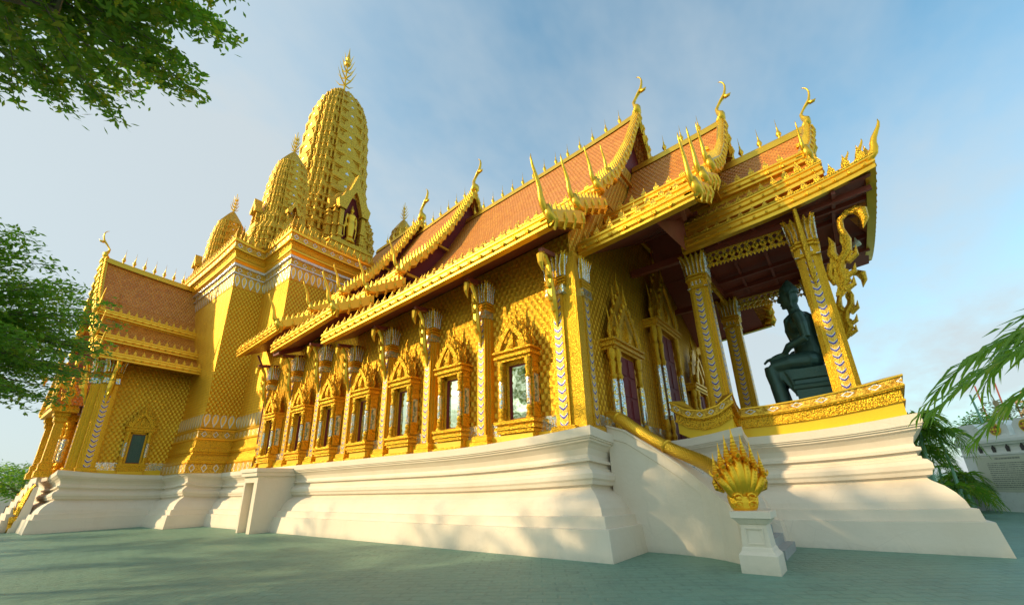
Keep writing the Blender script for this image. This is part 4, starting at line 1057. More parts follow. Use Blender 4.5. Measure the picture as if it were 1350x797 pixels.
# straight pole brackets + naga brackets of the porch
def big_bracket(base, out, up, name='eave_bracket', scale=1.0, parent=T):
    """S-curved naga bracket: base point on the column, out = horizontal direction"""
    m = MB(); b = Vector(base); o = Vector(out).normalized(); k_ = scale; sd = o.cross(Vector((0, 0, 1)))
    P = lambda a, z: b+o*a*k_+Vector((0, 0, z*k_))
    m.tube([P(.05, -.55), P(.18, -.25), P(.34, .05), P(.30, .36), P(.38, .66), P(.58, .92), P(.66, 1.25), P(.60, 1.62), P(.64, 1.92), P(.84, 2.10), P(1.06, 2.06)], [k_*r for r in (.02, .07, .13, .11, .12, .12, .10, .085, .08, .09, .10)], 8, side=sd)
    m.tube([P(1.00, 2.14), P(1.16, 2.0), P(1.18, 1.74), P(1.08, 1.46)], [k_*r for r in (.10, .16, .10, .01)], 8, side=sd)
    m.tube([P(.10, .0), P(.02, .3), P(.12, .62), P(.30, .72)], [k_*r for r in (.08, .10, .09, .03)], 7, side=sd)
    m.tube([P(.30, .7), P(.22, .95), P(.30, 1.25), P(.26, 1.5)], [k_*r for r in (.10, .12, .08, .01)], 7, side=sd)
    for (a0, z0, a1, z1) in ((.42, .22, .66, .40), (.58, .66, .80, .92), (.34, -.15, .54, .02)):
        m.tube([P(a0-.08, z0-.08), P((a0+a1)/2+.05, (z0+z1)/2-.05), P(a1, z1+.1)], [k_*.10, k_*.075, k_*.008], 6, side=sd)
    for sc_, (a0_, z0_) in ((1.0, (.02, -.35)), (.62, (.42, .60))):
        ol = [(0, 0), (.10, .25), (.06, .5), (.14, .78), (.10, 1.05), (.20, 1.42), (.26, 1.1), (.38, .98), (.33, .8), (.46, .66), (.38, .52), (.46, .34), (.34, .26), (.30, .08), (.16, -.04)]
        m.plate([(a_*sc_+a0_, z_*sc_+z0_) for a_, z_ in ol], .10*k_, lambda a_, z_, t_: tuple(P(a_, z_)+sd*t_))
    return m.build(name, 'gold_trim', parent)
for y in (15.15, 20.5):
    big_bracket((.58, y, 7.05), (1, 0, 0), 1, scale=1.05)
m = MB()
m.tube([(.22, 14.4, 9.55), (.22, 14.62, 8.6), (.22, 14.70, 7.4), (.22, 14.71, 7.0)], [.06, .085, .08, .02], 7)
m.build('eave_pole', 'gold_trim', T)
m = MB(); m.beam((.22, 14.3, 9.62), (.22, 15.3, 9.62), .1, .14); m.beam((-2.35, 11.2, 9.15), (-2.6, 12.6, 9.5), .12, .14); m.build('rafter', 'maroon_wood', T)
# porch beams with gold lattice
m = MB()
for y in (15.15, 20.5): m.box(-5.5, y-.10, 9.36, .5, y+.10, 9.62)
for x in (-3.12, .22): m.box(x-.10, 15.0, 9.36, x+.10, 20.5, 9.62)
bmn = m.build('porch_beam', 'maroon_wood', T)
m = MB()
def lattice(m, a, b, z0, z1, n, th=.035):
    a = Vector(a); b = Vector(b)
    for j in range(n):
        p = a.lerp(b, j/n); q = a.lerp(b, (j+1)/n)
        m.beam((p.x, p.y, z0), (q.x, q.y, z1), th, th); m.beam((p.x, p.y, z1), (q.x, q.y, z0), th, th)
        c = (p+q)/2; m.box(c.x-.05, c.y-.05, (z0+z1)/2-.05, c.x+.05, c.y+.05, (z0+z1)/2+.05)
    m.beam((a.x, a.y, z0), (b.x, b.y, z0), .06, .05)
    m.beam((a.x, a.y, z1), (b.x, b.y, z1), .06, .05)
    for j in range(n*2):
        p = a.lerp(b, (j+.5)/(n*2)); m.frus((p.x, p.y), z0-.10, z0, .01, .01, .05, .05)
for y in (15.15, 20.5):
    lattice(m, (-2.9, y, 0), (0, y, 0), 9.12, 9.36, 12); lattice(m, (-2.9, y, 0), (0, y, 0), 8.88, 9.12, 12)
for x in (-3.12, .22):
    lattice(m, (x, 15.3, 0), (x, 20.2, 0), 9.12, 9.36, 14)
m.build('lattice_fringe', 'gold_trim', bmn)

# ================================================================= windows and doors
def turned(m, c, z0, z1, r, mm=0, n=10):
    h = z1-z0
    m.lathe((c[0], c[1], z0), [(r*1.4, 0), (r*1.4, h*.04), (r*.9, h*.06), (r*1.25, h*.09), (r*.7, h*.12), (r*1.15, h*.17), (r*.75, h*.22)], n, 0)
    m.lathe((c[0], c[1], z0), [(r*.75, h*.22), (r*.95, h*.25), (r*1.0, h*.40), (r*.95, h*.62), (r*.8, h*.66)], n, 1)
    m.lathe((c[0], c[1], z0), [(r*.8, h*.66), (r*1.25, h*.69), (r*.75, h*.73), (r*.9, h*.80), (r*1.2, h*.84), (r*.8, h*.87), (r*1.4, h*.93), (r*1.2, h)], n, 0)
def flame(m, p, h, w, dirx=0, mm=0):
    x, y, z = p
    m.tube([(x, y, z-.02), (x+dirx*h*.10, y, z+h*.25), (x-dirx*h*.02, y, z+h*.55), (x+dirx*h*.05, y, z+h*.8), (x+dirx*h*.12, y, z+h)], [w*.8, w, w*.6, w*.35, .004], 6, mm)
def make_opening(kind, gw, z0, z1, dep, ped_h, parent, name, lab=None):
    """local: x lateral, -y outward, z absolute height.  gw half width of the glass"""
    m = MB()
    W = gw+.30   # half width over the inner colonnettes
    Wo = gw+(.36 if kind == 'window' else .52)
    if kind == 'window':
        m.stack((0, -dep*.45), [(Wo*1.08, 2.70), (Wo*1.08, 2.76), (Wo*1.0, 2.80)], k=dep*.42/Wo)
        for (z, e, d) in ((3.06, .0, .72), (3.16, .06, .80), (3.24, .0, .70), (3.32, .08, .86)):
            m.box(-Wo-e, -dep*d-.06, z-.04, Wo+e, 0, z+.05)
        m.box(-Wo+.03, -dep*.62, 2.8, Wo-.03, 0, 3.3)
        ap = MB(); ap.box(-W+.02, -dep*.70, 2.74, W-.02, -dep*.5, 2.98)
    # reveal frame
    m.box(-gw-.10, -dep*.46, z0-.08, -gw, 0, z1+.1); m.box(gw, -dep*.46, z0-.08, gw+.10, 0, z1+.1); m.box(-gw-.1, -dep*.46, z1, gw+.1, 0, z1+.12)
    m.box(-gw-.1, -dep*.55, z0-.1, gw+.1, 0, z0)
    # lintel stack
    for (z, e, d, h) in ((z1+.10, .0, .80, .10), (z1+.20, .07, .95, .07), (z1+.27, .02, .84, .10), (z1+.37, .10, 1.0, .06)):
        m.box(-Wo-e+.02, -dep*d, z, Wo+e-.02, 0, z+h)
    o = m.build(name, 'gold_trim', parent)
    if kind == 'window': ap.build('apron', 'yellow_paint', o)
    # leaf / glass
    if kind == 'window':
        g_ = MB(); g_.box(-gw+.03, -.20, z0, gw, -.03, z1); g_.build('pane', 'window_glass', o)
        g_ = MB(); g_.box(-gw, -.26, z0, -gw+.03, -.02, z1); g_.box(-gw, -.23, z0, gw, -.03, z0+.04); g_.box(-gw, -.23, z1-.04, gw, -.03, z1); g_.build('shutter', 'maroon_paint', o)
    else:
        yo = dep*.42; g_ = MB(); g_.box(-gw, -.06-yo, z0, -.012, -.02, z1); g_.box(.012, -.06-yo, z0, gw, -.02, z1)
        n = 4
        for sx_ in (-1, 1):
            for q in range(n):
                a = z0+(z1-z0)*(q+.08)/n; b = z0+(z1-z0)*(q+.92)/n
                lo, hi = sorted((sx_*gw*.15, sx_*gw*.85)); g_.box(lo, -.085-yo, a, hi, -.06-yo, b)
        g_.build('door_leaf', 'maroon_paint', o)
    # colonnettes
    for sx_ in (-1, 1):
        cm = MB(); turned(cm, (sx_*(gw+.20), -dep*.72), z0-.05, z1+.1, .085); cm.build('colonnette', ['gold_fine', 'mirror_mosaic'], o)
        if kind == 'window':
            cm = MB(); x0_, x1_ = sorted((sx_*(gw+.12), sx_*(gw+.33))); cm.box(x0_, -dep*.62, z0-.02, x1_, -.02, z1+.1)
            for zz in (z0+.02, z0+.36, z1-.34, z1-.02): cm.box(x0_-.03, -dep*.66, zz, x1_+.03, -.02, zz+.06)
            jb = cm.build('jamb', 'gold_trim', o)
            xs = sx_*(gw+.335); cm = MB(); x0_, x1_ = sorted((sx_*(gw+.32), xs)); cm.box(x0_, -dep*.50, z0+.44, x1_, -dep*.12, z1-.38); cm.build('side_panel', 'blue_mosaic', jb)
            continue
        cm = MB(); turned(cm, (sx_*(gw+.42), -dep*.50), z0-.05, z1+.1, .10)
        cc = cm.build('colonnette', ['gold_fine', 'mirror_mosaic'], o)
        cm = MB(); cm.stack((sx_*(gw+.42), -dep*.45), [(.17, 2.8 if kind == 'window' else 2.72), (.17, z0-.25), (.15, z0-.2), (.18, z0-.1), (.14, z0-.05)]); cm.build('colonnette_base', 'gold_trim', o)
    # pediment: layered pointed arches with fins and flame tails
    zb = z1+.43; pm = MB()
    for (w, h, t0, t1, inn) in ((W*.92, ped_h*.66, .86, 1.0, .52), (W*1.04, ped_h*.88, .40, .62, .0)):
        N = 8
        def cur(t, w=w, h=h): # t -1..1
            a = abs(t); return (t*w, zb+h*(.42*(1-a)**1.3+.58*sqrt(max(0, 1-a**2.2))))
        for j in range(2*N):
            ta = -1+j/N; tb = -1+(j+1)/N
            xa, za = cur(ta); xb, zb_ = cur(tb)
            th_ = .13
            if inn: pts = [(xa, za+.02), (xb, zb_+.02), (xb*.80, max(zb, zb_-.16)), (xa*.80, max(zb, za-.16))]
            else: pts = [(xa, za), (xb, zb_), (xb, zb), (xa, zb)]
            f1 = [(x, -dep*t1, z) for x, z in pts]; f0 = [(x, -dep*t0+.0, z) for x, z in pts]
            pm.grid([f0, f1], 0, True); pm.cap(f1)
            # fins on the outer curve
            mx, mz = (xa+xb)/2, (za+zb_)/2; sg = 1 if mx > 0 else -1
            if j % 2: continue
            pm.tube([(mx, -dep*(t0+t1)/2, mz-.02), (mx+sg*.05, -dep*(t0+t1)/2, mz+.09), (mx+sg*.03, -dep*(t0+t1)/2, mz+.20)], [.055, .05, .005], 5)
        for sg in (-1, 1): flame(pm, (sg*w*1.0, -dep*(t0+t1)/2, zb), h*.62, .06, sg)
    pm.box(-W*.8, -dep*.80, zb, W*.8, -dep*.3, zb+ped_h*.22)
    bell(pm, (0, -dep*.82, zb+.05), ped_h*.42, .22)
    flame(pm, (0, -dep*.9, zb+ped_h*.60), ped_h*.42, .06, .6); flame(pm, (0, -dep*.5, zb+ped_h*.82), ped_h*.50, .065, .6)
    for sg in (-1, 1): flame(pm, (sg*W*.45, -dep*.5, zb+ped_h*.62), ped_h*.36, .05, sg*.5)
    pm.build('pediment', 'gold_trim', o)
    return o
win = make_opening('window', .34, 3.42, 5.08, .60, 1.25, T, 'window')
WX = [-7.52, -10.30, -12.92, -15.50, -18.10, -20.75, -23.80]
for i, x in enumerate(WX):
    if i == 0: win.location = (x, 10.2, 0); win.scale = (.94, .95, 1)
    else:
        c = copy_tree(win, T, (x, 10.2, 0), 0); c.scale = (.87, .92, 1)
# transept window with dark grille
c = copy_tree(win, T, (-33.2, 6.45, 0), radians(90)); c.scale = (.92, .55, .99)
for ch in kids(c):
    if ch.name.startswith('pane'): bpy.data.objects.remove(ch)
m = MB(); m.box(-.34, -.20, 3.42, .34, -.14, 5.08)
for q in range(5):
    for r_ in range(9): m.frus((-.28+.14*q, -.21), 3.5+.17*r_, 3.62+.17*r_, .05, .03, .02, .02)
m.build('grille', 'bronze_dark', c)
d1 = make_opening('door', .62, 2.76, 5.45, .50, 2.2, T, 'door'); d1.location = (-5.55, 12.95, 0); d1.rotation_euler = (0, 0, radians(90))
c = copy_tree(d1, T, (-5.55, 21.6, 0), radians(90))
d2 = make_opening('door', .85, 2.76, 7.35, .62, 3.0, T, 'door'); d2.location = (-5.55, 17.3, 0); d2.rotation_euler = (0, 0, radians(90))
# transept gable door and its mosaic porch
d3 = copy_tree(d1, T, (XC, YE, 0), 0); d3.scale = (1.1, 1.6, 1.05)

# ================================================================= transept front pavilion + stair
PV = tag(empty('stair_pavilion', (XC, 2.2, 0)), 'gold stepped entrance pavilion with flame finials at the far left end of the temple', 'pavilion')
PV.location = (0, 0, 0)
for x in (XC-1.7, XC+1.7):
    m = MB(); m.stack((x, 3.2), [(.34, 2.7), (.34, 3.0), (.26, 3.1), (.28, 3.4), (.2, 3.5), (.18, 5.6), (.26, 5.7), (.26, 5.9), (.34, 6.0), (.34, 6.2)], k=1)
    m.build('pier', 'gold_trim', PV)
m = MB(); m.box(XC-2.3, 2.7, 6.2, XC+2.3, 3.8, 6.45); m.box(XC-2.15, 2.8, 6.45, XC+2.15, 3.75, 6.65)
for j in range(12): bell(m, (XC-2.2+.4*j, 2.75, 6.45), .32, .16)
m.build('entablature', 'gold_trim', PV)
m = MB(); m.face([(XC-2.2, 2.7, 6.6), (XC, 2.7, 9.2), (XC, 4.1, 9.2), (XC-2.2, 4.1, 6.6)]); m.face([(XC+2.2, 2.7, 6.6), (XC, 2.7, 9.2), (XC, 4.1, 9.2), (XC+2.2, 4.1, 6.6)]); m.build('roof', 'roof_tile', PV, fix=False)
m = MB(); m.face([(XC-2.1, 2.75, 6.6), (XC, 2.75, 9.1), (XC+2.1, 2.75, 6.6)]); m.build('gable_board', 'gold_trim', PV)
m = MB()
for sg in (-1, 1):
    m.beam((XC+sg*2.3, 2.68, 6.55), (XC, 2.68, 9.25), .18, .2); horn(m, (XC+sg*2.3, 2.68, 6.5), 1.3, (sg, 0, 0), .10); horn(m, (XC+sg*1.5, 2.68, 7.4), 1.1, (sg, 0, 0), .08)
chofa(m, (XC, 2.68, 9.2), 1.4, (0, -1, 0)); m.build('bargeboard', 'gold_smooth', PV)
for x in (XC-2.4, XC+2.6): big_bracket((x, 3.4, 6.9), (0, -1, 0), 1, scale=.9, parent=PV)

ST2 = tag(empty('entrance_steps', (XC, 1.0, 0)), 'low entrance steps with gold flanks at the far left corner of the cream base', 'steps')
ST2.location = (0, 0, 0)
m = MB()
for j in range(9): m.box(XC-1.6, 2.2+.11*j-.0, 0, XC+1.6, 2.2+.11*(j+1), .30*(j+1))
m.box(XC-2.6, 2.0, 0, XC+2.4, 2.3, .16)
m.build('step', 'cream_plaster', ST2)
for sg in (-1, 1):
    m = MB(); x = XC+.2+sg*1.5; prf = [(1.9, 0), (1.9, .25), (2.1, .3), (2.15, .6), (2.35, .8), (2.5, 1.5), (2.7, 2.0), (2.9, 2.7), (3.3, 2.8), (3.3, 0)]
    m.plate([(a, b) for a, b in prf], .7, lambda a, b, t, x=x: (x+t, 2.62+(a-1.9)*.42, b*.8)); m.build('flank_wall', 'cream_plaster', ST2)
    m = MB(); m.tube([(x, 1.75, .62), (x, 2.5, .75)], [.30, .30], 8); m.tube([(x, 1.8, .30), (x, 2.6, .30)], [.28, .28], 8)
    m.tube([(x, 2.25, 1.0), (x, 2.4, 1.5), (x, 2.6, 2.0), (x, 2.8, 2.5), (x, 3.1, 2.8)], [.32, .36, .36, .32, .22], 8)
    for q in range(4): horn(m, (x, 2.0+.2*q, 1.2+.4*q), .42, (0, -1, 0), .08)
    m.xf(lambda q: (q[0], 2.62+(q[1]-1.9)*.42, q[2]*.8))
    m.build('naga_tail', 'gold_trim', ST2)

# ================================================================= side stair at the porch
SS = tag(empty('side_stair', (-3, 11.7, 0)), 'grey side stair behind a sloping cream balustrade wall with a square pedestal', 'stair')
SS.location = (0, 0, 0)
m = MB()
n = 15
for j in range(n):
    x1 = -1.62-(4.6-1.62)*j/n
    m.box(-5.3, 11.15, .18*j, x1, 12.85, .18*(j+1)-.001*j)
m.build('step', 'concrete', SS)
path = [(-5.25, 10.98, 3.10), (-4.75, 10.98, 2.93), (-4.3, 10.98, 2.62), (-3.85, 10.96, 2.31), (-3.4, 10.88, 1.99), (-3.0, 10.76, 1.66), (-2.65, 10.56, 1.38), (-2.35, 10.30, 1.18), (-2.12, 10.05, 1.04)]
m = MB(); rows = []
prf = [(.0, 0), (.0, -.36), (-.03, -.34), (-.03, -.30), (-.03, -.06), (-.07, -.04), (-.07, .0), (.37, .0), (.37, -.04), (.33, -.06), (.33, -.36)]
for i, (x, y, z) in enumerate(path):
    a = Vector(path[max(0, i-1)][:2]); b = Vector(path[min(len(path)-1, i+1)][:2]); d = (b-a).normalized(); nrm = Vector((-d.y, d.x))  # towards +Y
    row = [(x, y, 0)]+[(x+nrm.x*o_, y+nrm.y*o_, z+h) for o_, h in prf]+[(x+nrm.x*.33, y+nrm.y*.33, 0)]
    rows.append(row)
m.grid(rows); m.cap(rows[0]); m.cap(rows[-1]); m.build('balustrade_wall', 'cream_plaster', SS)
# right-hand low wall next to the porch plinth
m = MB(); m.plate([(-5.0, 0), (-1.75, 0), (-1.85, .5), (-4.6, 2.75), (-5.0, 2.75)], .22, lambda a, b, t: (a, 12.92+t, b)); m.build('inner_wall', 'cream_plaster', SS)
# pedestal
m = MB(); c = (-1.80, 9.68); kk = 1.05
m.stack(c, [(.315, 0), (.315, .30), (.29, .33), (.265, .36), (.25, .41), (.235, .43), (.215, .80), (.25, .83), (.27, .86), (.30, .90), (.335, .92), (.335, 1.03), (.30, 1.035)], k=kk)
m.box(-2.15, 9.85, 0, -1.75, 10.2, .98)
pd = m.build('pedestal', 'cream_plaster', SS)
m = MB(); y = 9.68-.235*kk
for (a, b, c_, d) in ((-1.93, .47, -1.67, .49), (-1.93, .73, -1.67, .75)): m.box(a, y-.010, b, c_, y+.04, d)
for (a, c_) in ((-1.95, -1.93), (-1.67, -1.65)): m.box(a, y-.010, .47, c_, y+.04, .75)
m.build('panel_moulding', 'cream_plaster', pd)

# naga
NG = tag(empty('naga_statue', (-1.8, 9.7, 1.04)), 'gold seven-headed serpent whose scaled body lies along the sloping cream balustrade', 'statue')
NG.location = (0, 0, 0)
m = MB()
cen = [(-5.34, 11.14, 3.42), (-5.18, 11.13, 3.42), (-4.85, 11.12, 3.22), (-4.5, 11.12, 2.94), (-4.15, 11.11, 2.69), (-3.8, 11.09, 2.47), (-3.45, 11.02, 2.28), (-3.1, 10.90, 2.12), (-2.8, 10.73, 1.98), (-2.55, 10.50, 1.83), (-2.33, 10.22, 1.66), (-2.14, 9.97, 1.48), (-1.98, 9.80, 1.32)]
m.tube(cen, [.05, .12, .17, .155, .15, .15, .155, .16, .165, .17, .17, .16, .14], 16, uvs=True, side=(0, 0, 1))
for q in (1.6, 5.2): 
    i_ = int(q); p_ = Vector(cen[i_]).lerp(Vector(cen[i_+1]), q-i_); d_ = (Vector(cen[i_+1])-Vector(cen[i_])).normalized()
    m.tube([p_-d_*.03, p_+d_*.03], [.175, .175], 16, side=(0, 0, 1))
m.build('body', 'naga_scales', NG, smooth=True)
# orientation: fan faces the viewer and the foot of the stair
fx = Vector((.42, -.90, 0)).normalized(); rx = Vector((fx.y, -fx.x, 0))*-1    # rx to the viewer's right
C0 = Vector((-1.93, 9.70, 1.03))
def NP(a, o_, z): return C0+rx*a+fx*o_+Vector((0, 0, z))
m = MB(); rows = []
for z, w, d in ((0, .20, .16), (.05, .24, .18), (.14, .27, .18), (.24, .28, .17), (.34, .26, .14)):
    rows.append([NP(w*cos(2*pi*i/14), d*sin(2*pi*i/14), z) for i in range(14)])
m.grid(rows, 0, True); m.cap(rows[-1]); m.cap(rows[0][::-1])
for sg in (-1, 1):
    for q in (0, 1): 
        cx_, cz_ = sg*.12, .12+.13*q
        m.tube([NP(cx_+.07*cos(t), .175, cz_+.06*sin(t)) for t in [i*.7 for i in range(9)]], .02, 5)
m.build('chest', 'gold_bright', NG)
def neck(a_top, z_top, bulge, s_):
    m = MB(); pts = []; rad = []
    for t in (0, .15, .3, .45, .6, .75, .88, 1.0):
        pts.append(NP(a_top*(.35+.65*t**.9)*1.0+bulge*sin(pi*t)*.0, .05+.10*sin(pi*t*.9), .26+(z_top-.26)*t)); rad.append((.092+.014*sin(pi*t))*s_*(1-.25*t))
    m.tube(pts, rad, 10, uvs=True, side=fx)
    # belly plates
    for j in range(9):
        t = .06+.1*j; p = pts[0].lerp(pts[0], 0)
        q = NP(a_top*(.35+.65*t**.9), .05+.10*sin(pi*t*.9)+.055*s_, .26+(z_top-.26)*t)
        m.tube([q-rx*.055*s_, q+fx*.018, q+rx*.055*s_], [.008, .022, .008], 5)
    o = m.build('neck', 'gold_bright', NG, smooth=True)
    h = MB(); hp = NP(a_top, .06, z_top)
    H = lambda a, o_, z: hp+rx*a*s_+fx*o_*s_+Vector((0, 0, z*s_))
    # skull, snout, open jaw
    h.tube([H(0, -.06, -.02), H(0, .0, .03), H(0, .07, .04), H(0, .15, .03), H(0, .21, .06)], [.05*s_, .085*s_, .07*s_, .05*s_, .015], 8, side=(0, 0, 1))
    h.tube([H(0, .04, -.03), H(0, .12, -.045), H(0, .18, -.03)], [.05*s_, .035*s_, .01], 6, side=(0, 0, 1))
    for sg in (-1, 1):
        h.tube([H(sg*.06, .02, .0), H(sg*.11, -.01, .05), H(sg*.12, -.03, .13)], [.035*s_, .03*s_, .004], 5)
        h.lathe(tuple(H(sg*.045, .07, .06)), [(.004, -.015), (.018*s_, 0), (.004, .015)], 6)
    # tiered spire crown
    h.lathe(tuple(H(0, -.01, .08)), [(.07*s_, 0), (.085*s_, .02*s_), (.06*s_, .05*s_), (.072*s_, .07*s_), (.05*s_, .10*s_), (.06*s_, .12*s_), (.036*s_, .16*s_), (.044*s_, .18*s_), (.024*s_, .23*s_), (.03*s_, .25*s_), (.014*s_, .31*s_), (.003, .44*s_)], 8)
    h.build('head', 'gold_bright', o, smooth=False)
for a, z, s_ in ((0, .98, 1.18), (-.15, .90, 1.04), (.15, .90, 1.04), (-.29, .78, .96), (.29, .78, .96), (-.42, .63, .88), (.42, .63, .88)): neck(a, z, 0, s_)
m = MB()
for sg in (-1, 1): m.tube([NP(sg*.30, -.02, .36), NP(sg*.42, -.02, .42), NP(sg*.46, 0, .52), NP(sg*.45, 0, .66)], [.05, .07, .05, .006], 7)
m.tube([NP(0, -.06, .3), NP(0, -.07, .6), NP(0, -.06, .9)], [.2, .26, .1], 10, flat=1.0, side=fx)
m.build('hood_fin', 'gold_trim', NG)

# ================================================================= statues
def remesh_statue(mb, name, mat_, voxel, smooth=3):
    o = mb.build(name, mat_, None, fix=False)
    r = o.modifiers.new('r', 'REMESH'); r.mode = 'VOXEL'; r.voxel_size = voxel; r.use_smooth_shade = True
    s_ = o.modifiers.new('s', 'SMOOTH'); s_.iterations = smooth; s_.factor = .5
    return o
def ellip(mb, c, r, n=14):
    rows = []
    for j in range(1, n//2+1):
        t = -pi/2+pi*j/(n//2+1); rows.append([(c[0]+r[0]*cos(t)*cos(2*pi*i/n), c[1]+r[1]*cos(t)*sin(2*pi*i/n), c[2]+r[2]*sin(t)) for i in range(n)])
    b = mb.grid(rows, 0, True); mb.cap(rows[0][::-1]); mb.cap(rows[-1])
# seated Buddha facing -X
m = MB(); Y0 = YC; z0 = 2.72
k_ = 1.0
hipx, kneex = -.52, -1.62
ellip(m, (hipx, Y0, 5.30), (.42, .62, .38))
m.tube([(hipx+.02, Y0, 5.3), (hipx+.06, Y0, 5.75), (hipx+.02, Y0, 6.15), (hipx-.02, Y0, 6.6), (hipx+.0, Y0, 6.92), (hipx+.0, Y0, 7.08)], [.48, .42, .38, .46, .46, .30], 16, flat=.80, side=(1, 0, 0))
for v_ in (): pass
ellip(m, (hipx-.06, Y0, 6.62), (.34, .60, .42)); ellip(m, (hipx+.02, Y0, 6.92), (.24, .72, .20))
m.tube([(hipx-.02, Y0, 7.0), (hipx-.06, Y0, 7.2), (hipx-.08, Y0, 7.4)], [.24, .19, .19], 12)
ellip(m, (hipx-.12, Y0, 7.72), (.30, .27, .38)); ellip(m, (hipx-.24, Y0, 7.55), (.16, .17, .2))
m.tube([(hipx-.40, Y0, 7.82), (hipx-.47, Y0, 7.66), (hipx-.41, Y0, 7.62)], [.03, .055, .04], 6)      # nose
m.tube([(hipx-.375, Y0-.08, 7.51), (hipx-.405, Y0, 7.505), (hipx-.375, Y0+.08, 7.51)], [.02, .035, .02], 6)   # lips
ellip(m, (hipx-.34, Y0, 7.40), (.07, .08, .07))    # chin
for sg in (-1, 1):
    m.tube([(hipx-.34, Y0+sg*.05, 7.83), (hipx-.37, Y0+sg*.12, 7.86), (hipx-.30, Y0+sg*.2, 7.82)], [.015, .022, .015], 5)   # brow
    ellip(m, (hipx-.345, Y0+sg*.11, 7.76), (.05, .07, .035))
    m.tube([(hipx-.08, Y0+sg*.28, 7.88), (hipx-.06, Y0+sg*.31, 7.72), (hipx-.08, Y0+sg*.29, 7.45), (hipx-.09, Y0+sg*.28, 7.28)], [.05, .055, .045, .05], 8)   # long ears
# hair cap with curls, ushnisha
ellip(m, (hipx-.10, Y0, 7.93), (.285, .28, .30)); ellip(m, (hipx-.06, Y0, 8.20), (.17, .17, .18))
for lv in range(7):
    t = lv/6*1.3; zz = 7.84+.36*sin(t)*1.0; rr = .262*cos(t)+.02; nn = max(5, int(2*pi*rr/.085))
    for i in range(nn):
        a = 2*pi*i/nn+lv*.3
        if cos(a) < -.45 and zz < 7.98: continue
        ellip(m, (hipx-.085+rr*cos(a), Y0+rr*.95*sin(a), zz+.04), (.05, .05, .05), 6)
m.tube([(hipx-.05, Y0, 8.28), (hipx-.04, Y0, 8.36), (hipx-.03, Y0, 8.44)], [.10, .08, .03], 8)
# legs
for sg in (-1, 1):
    yk = Y0+sg*.36
    m.tube([(hipx, Y0+sg*.28, 5.28), (hipx-.55, yk, 5.30), (kneex, yk, 5.24)], [.34, .30, .235], 14)
    m.tube([(kneex-.02, yk, 5.26), (kneex-.02, yk, 5.0), (kneex+.05, yk, 4.4), (kneex+.14, yk, 3.75), (kneex+.16, yk, 3.42)], [.23, .235, .205, .15, .13], 14)
    m.tube([(kneex+.25, yk, 3.28), (kneex+.05, yk, 3.27), (kneex-.25, yk, 3.22)], [.13, .12, .075], 10, flat=1.1, side=(0, 0, 1))
    for t_ in range(5): m.tube([(kneex-.22, yk-.10+.05*t_, 3.22), (kneex-.36+.015*abs(t_-1), yk-.10+.05*t_, 3.20)], [.032, .026], 6)
    # robe hem over the shins
    m.tube([(kneex+.03, yk, 4.6), (kneex+.10, yk, 3.9), (kneex+.12, yk, 3.62)], [.23, .235, .26], 14)
    # arms: shoulder, elbow, hand on knee
    sh = (hipx+.02, Y0+sg*.66, 6.88); el = (hipx+.10, Y0+sg*.80, 5.98); wr = (kneex+.45, Y0+sg*.46, 5.60)
    m.tube([sh, (hipx+.08, Y0+sg*.76, 6.45), el], [.20, .175, .14], 12); m.tube([el, (hipx-.45, Y0+sg*.66, 5.80), wr], [.145, .125, .085], 12)
    m.tube([wr, (kneex+.25, Y0+sg*.42, 5.56), (kneex+.10, Y0+sg*.40, 5.52)], [.085, .10, .09], 10, flat=1.3, side=(0, 0, 1))
    for t_ in range(4): m.tube([(kneex+.10, Y0+sg*.40-.085+.057*t_, 5.54), (kneex-.08, Y0+sg*.40-.09+.06*t_, 5.50), (kneex-.22, Y0+sg*.40-.09+.06*t_, 5.38)], [.036, .033, .024], 6)
    m.tube([(kneex+.22, Y0+sg*.40-sg*.10, 5.55), (kneex+.10, Y0+sg*.40-sg*.19, 5.50), (kneex-.0, Y0+sg*.40-sg*.22, 5.42)], [.04, .036, .022], 6)
# robe lap + hanging fold between knee and seat, shoulder sash
m.plate([(kneex+.05, 5.1), (hipx-.2, 5.15), (hipx-.25, 4.35), (kneex+.55, 4.15), (kneex+.35, 4.5)], 1.0, lambda a, b, t: (a, Y0+t, b))
for q in range(8):
    m.tube([(kneex+.38+.085*q*.5, Y0-.50, 5.0), (kneex+.50+.06*q, Y0-.53, 4.6), (kneex+.52+.10*q, Y0-.50, 4.12-.02*q)], [.04, .045, .03], 5)
m.tube([(hipx-.36, Y0-.30, 6.9), (hipx-.44, Y0-.05, 6.5), (hipx-.36, Y0+.30, 6.0)], [.05, .06, .05], 6)
bud = remesh_statue(m, 'buddha_statue', 'bronze_dark', .028, 2)
tag(bud, 'dark green bronze seated Buddha with hands on its knees, inside the open porch', 'statue')
TH = tag(empty('throne', (-.3, YC, 2.72)), 'dark green stepped throne block under the seated bronze Buddha, with tall grey back boards', 'throne'); TH.location = (0, 0, 0)
m = MB(); m.stack((-.32, YC), [(.80, 2.72), (.80, 3.0), (.74, 3.05), (.74, 4.30), (.79, 4.34), (.80, 4.44), (.74, 4.50), (.72, 4.62), (.78, 4.66), (.79, 4.98)], k=.95); m.build('seat_block', 'bronze_dark', TH)
m = MB(); m.box(.06, YC-.50, 2.72, .26, YC+.50, 7.15); m.build('back_board', 'grey_wood', TH)
m = MB(); m.box(.34, YC-.16, 2.72, .52, YC+.16, 9.0); m.build('back_post', 'bronze_dark', TH)

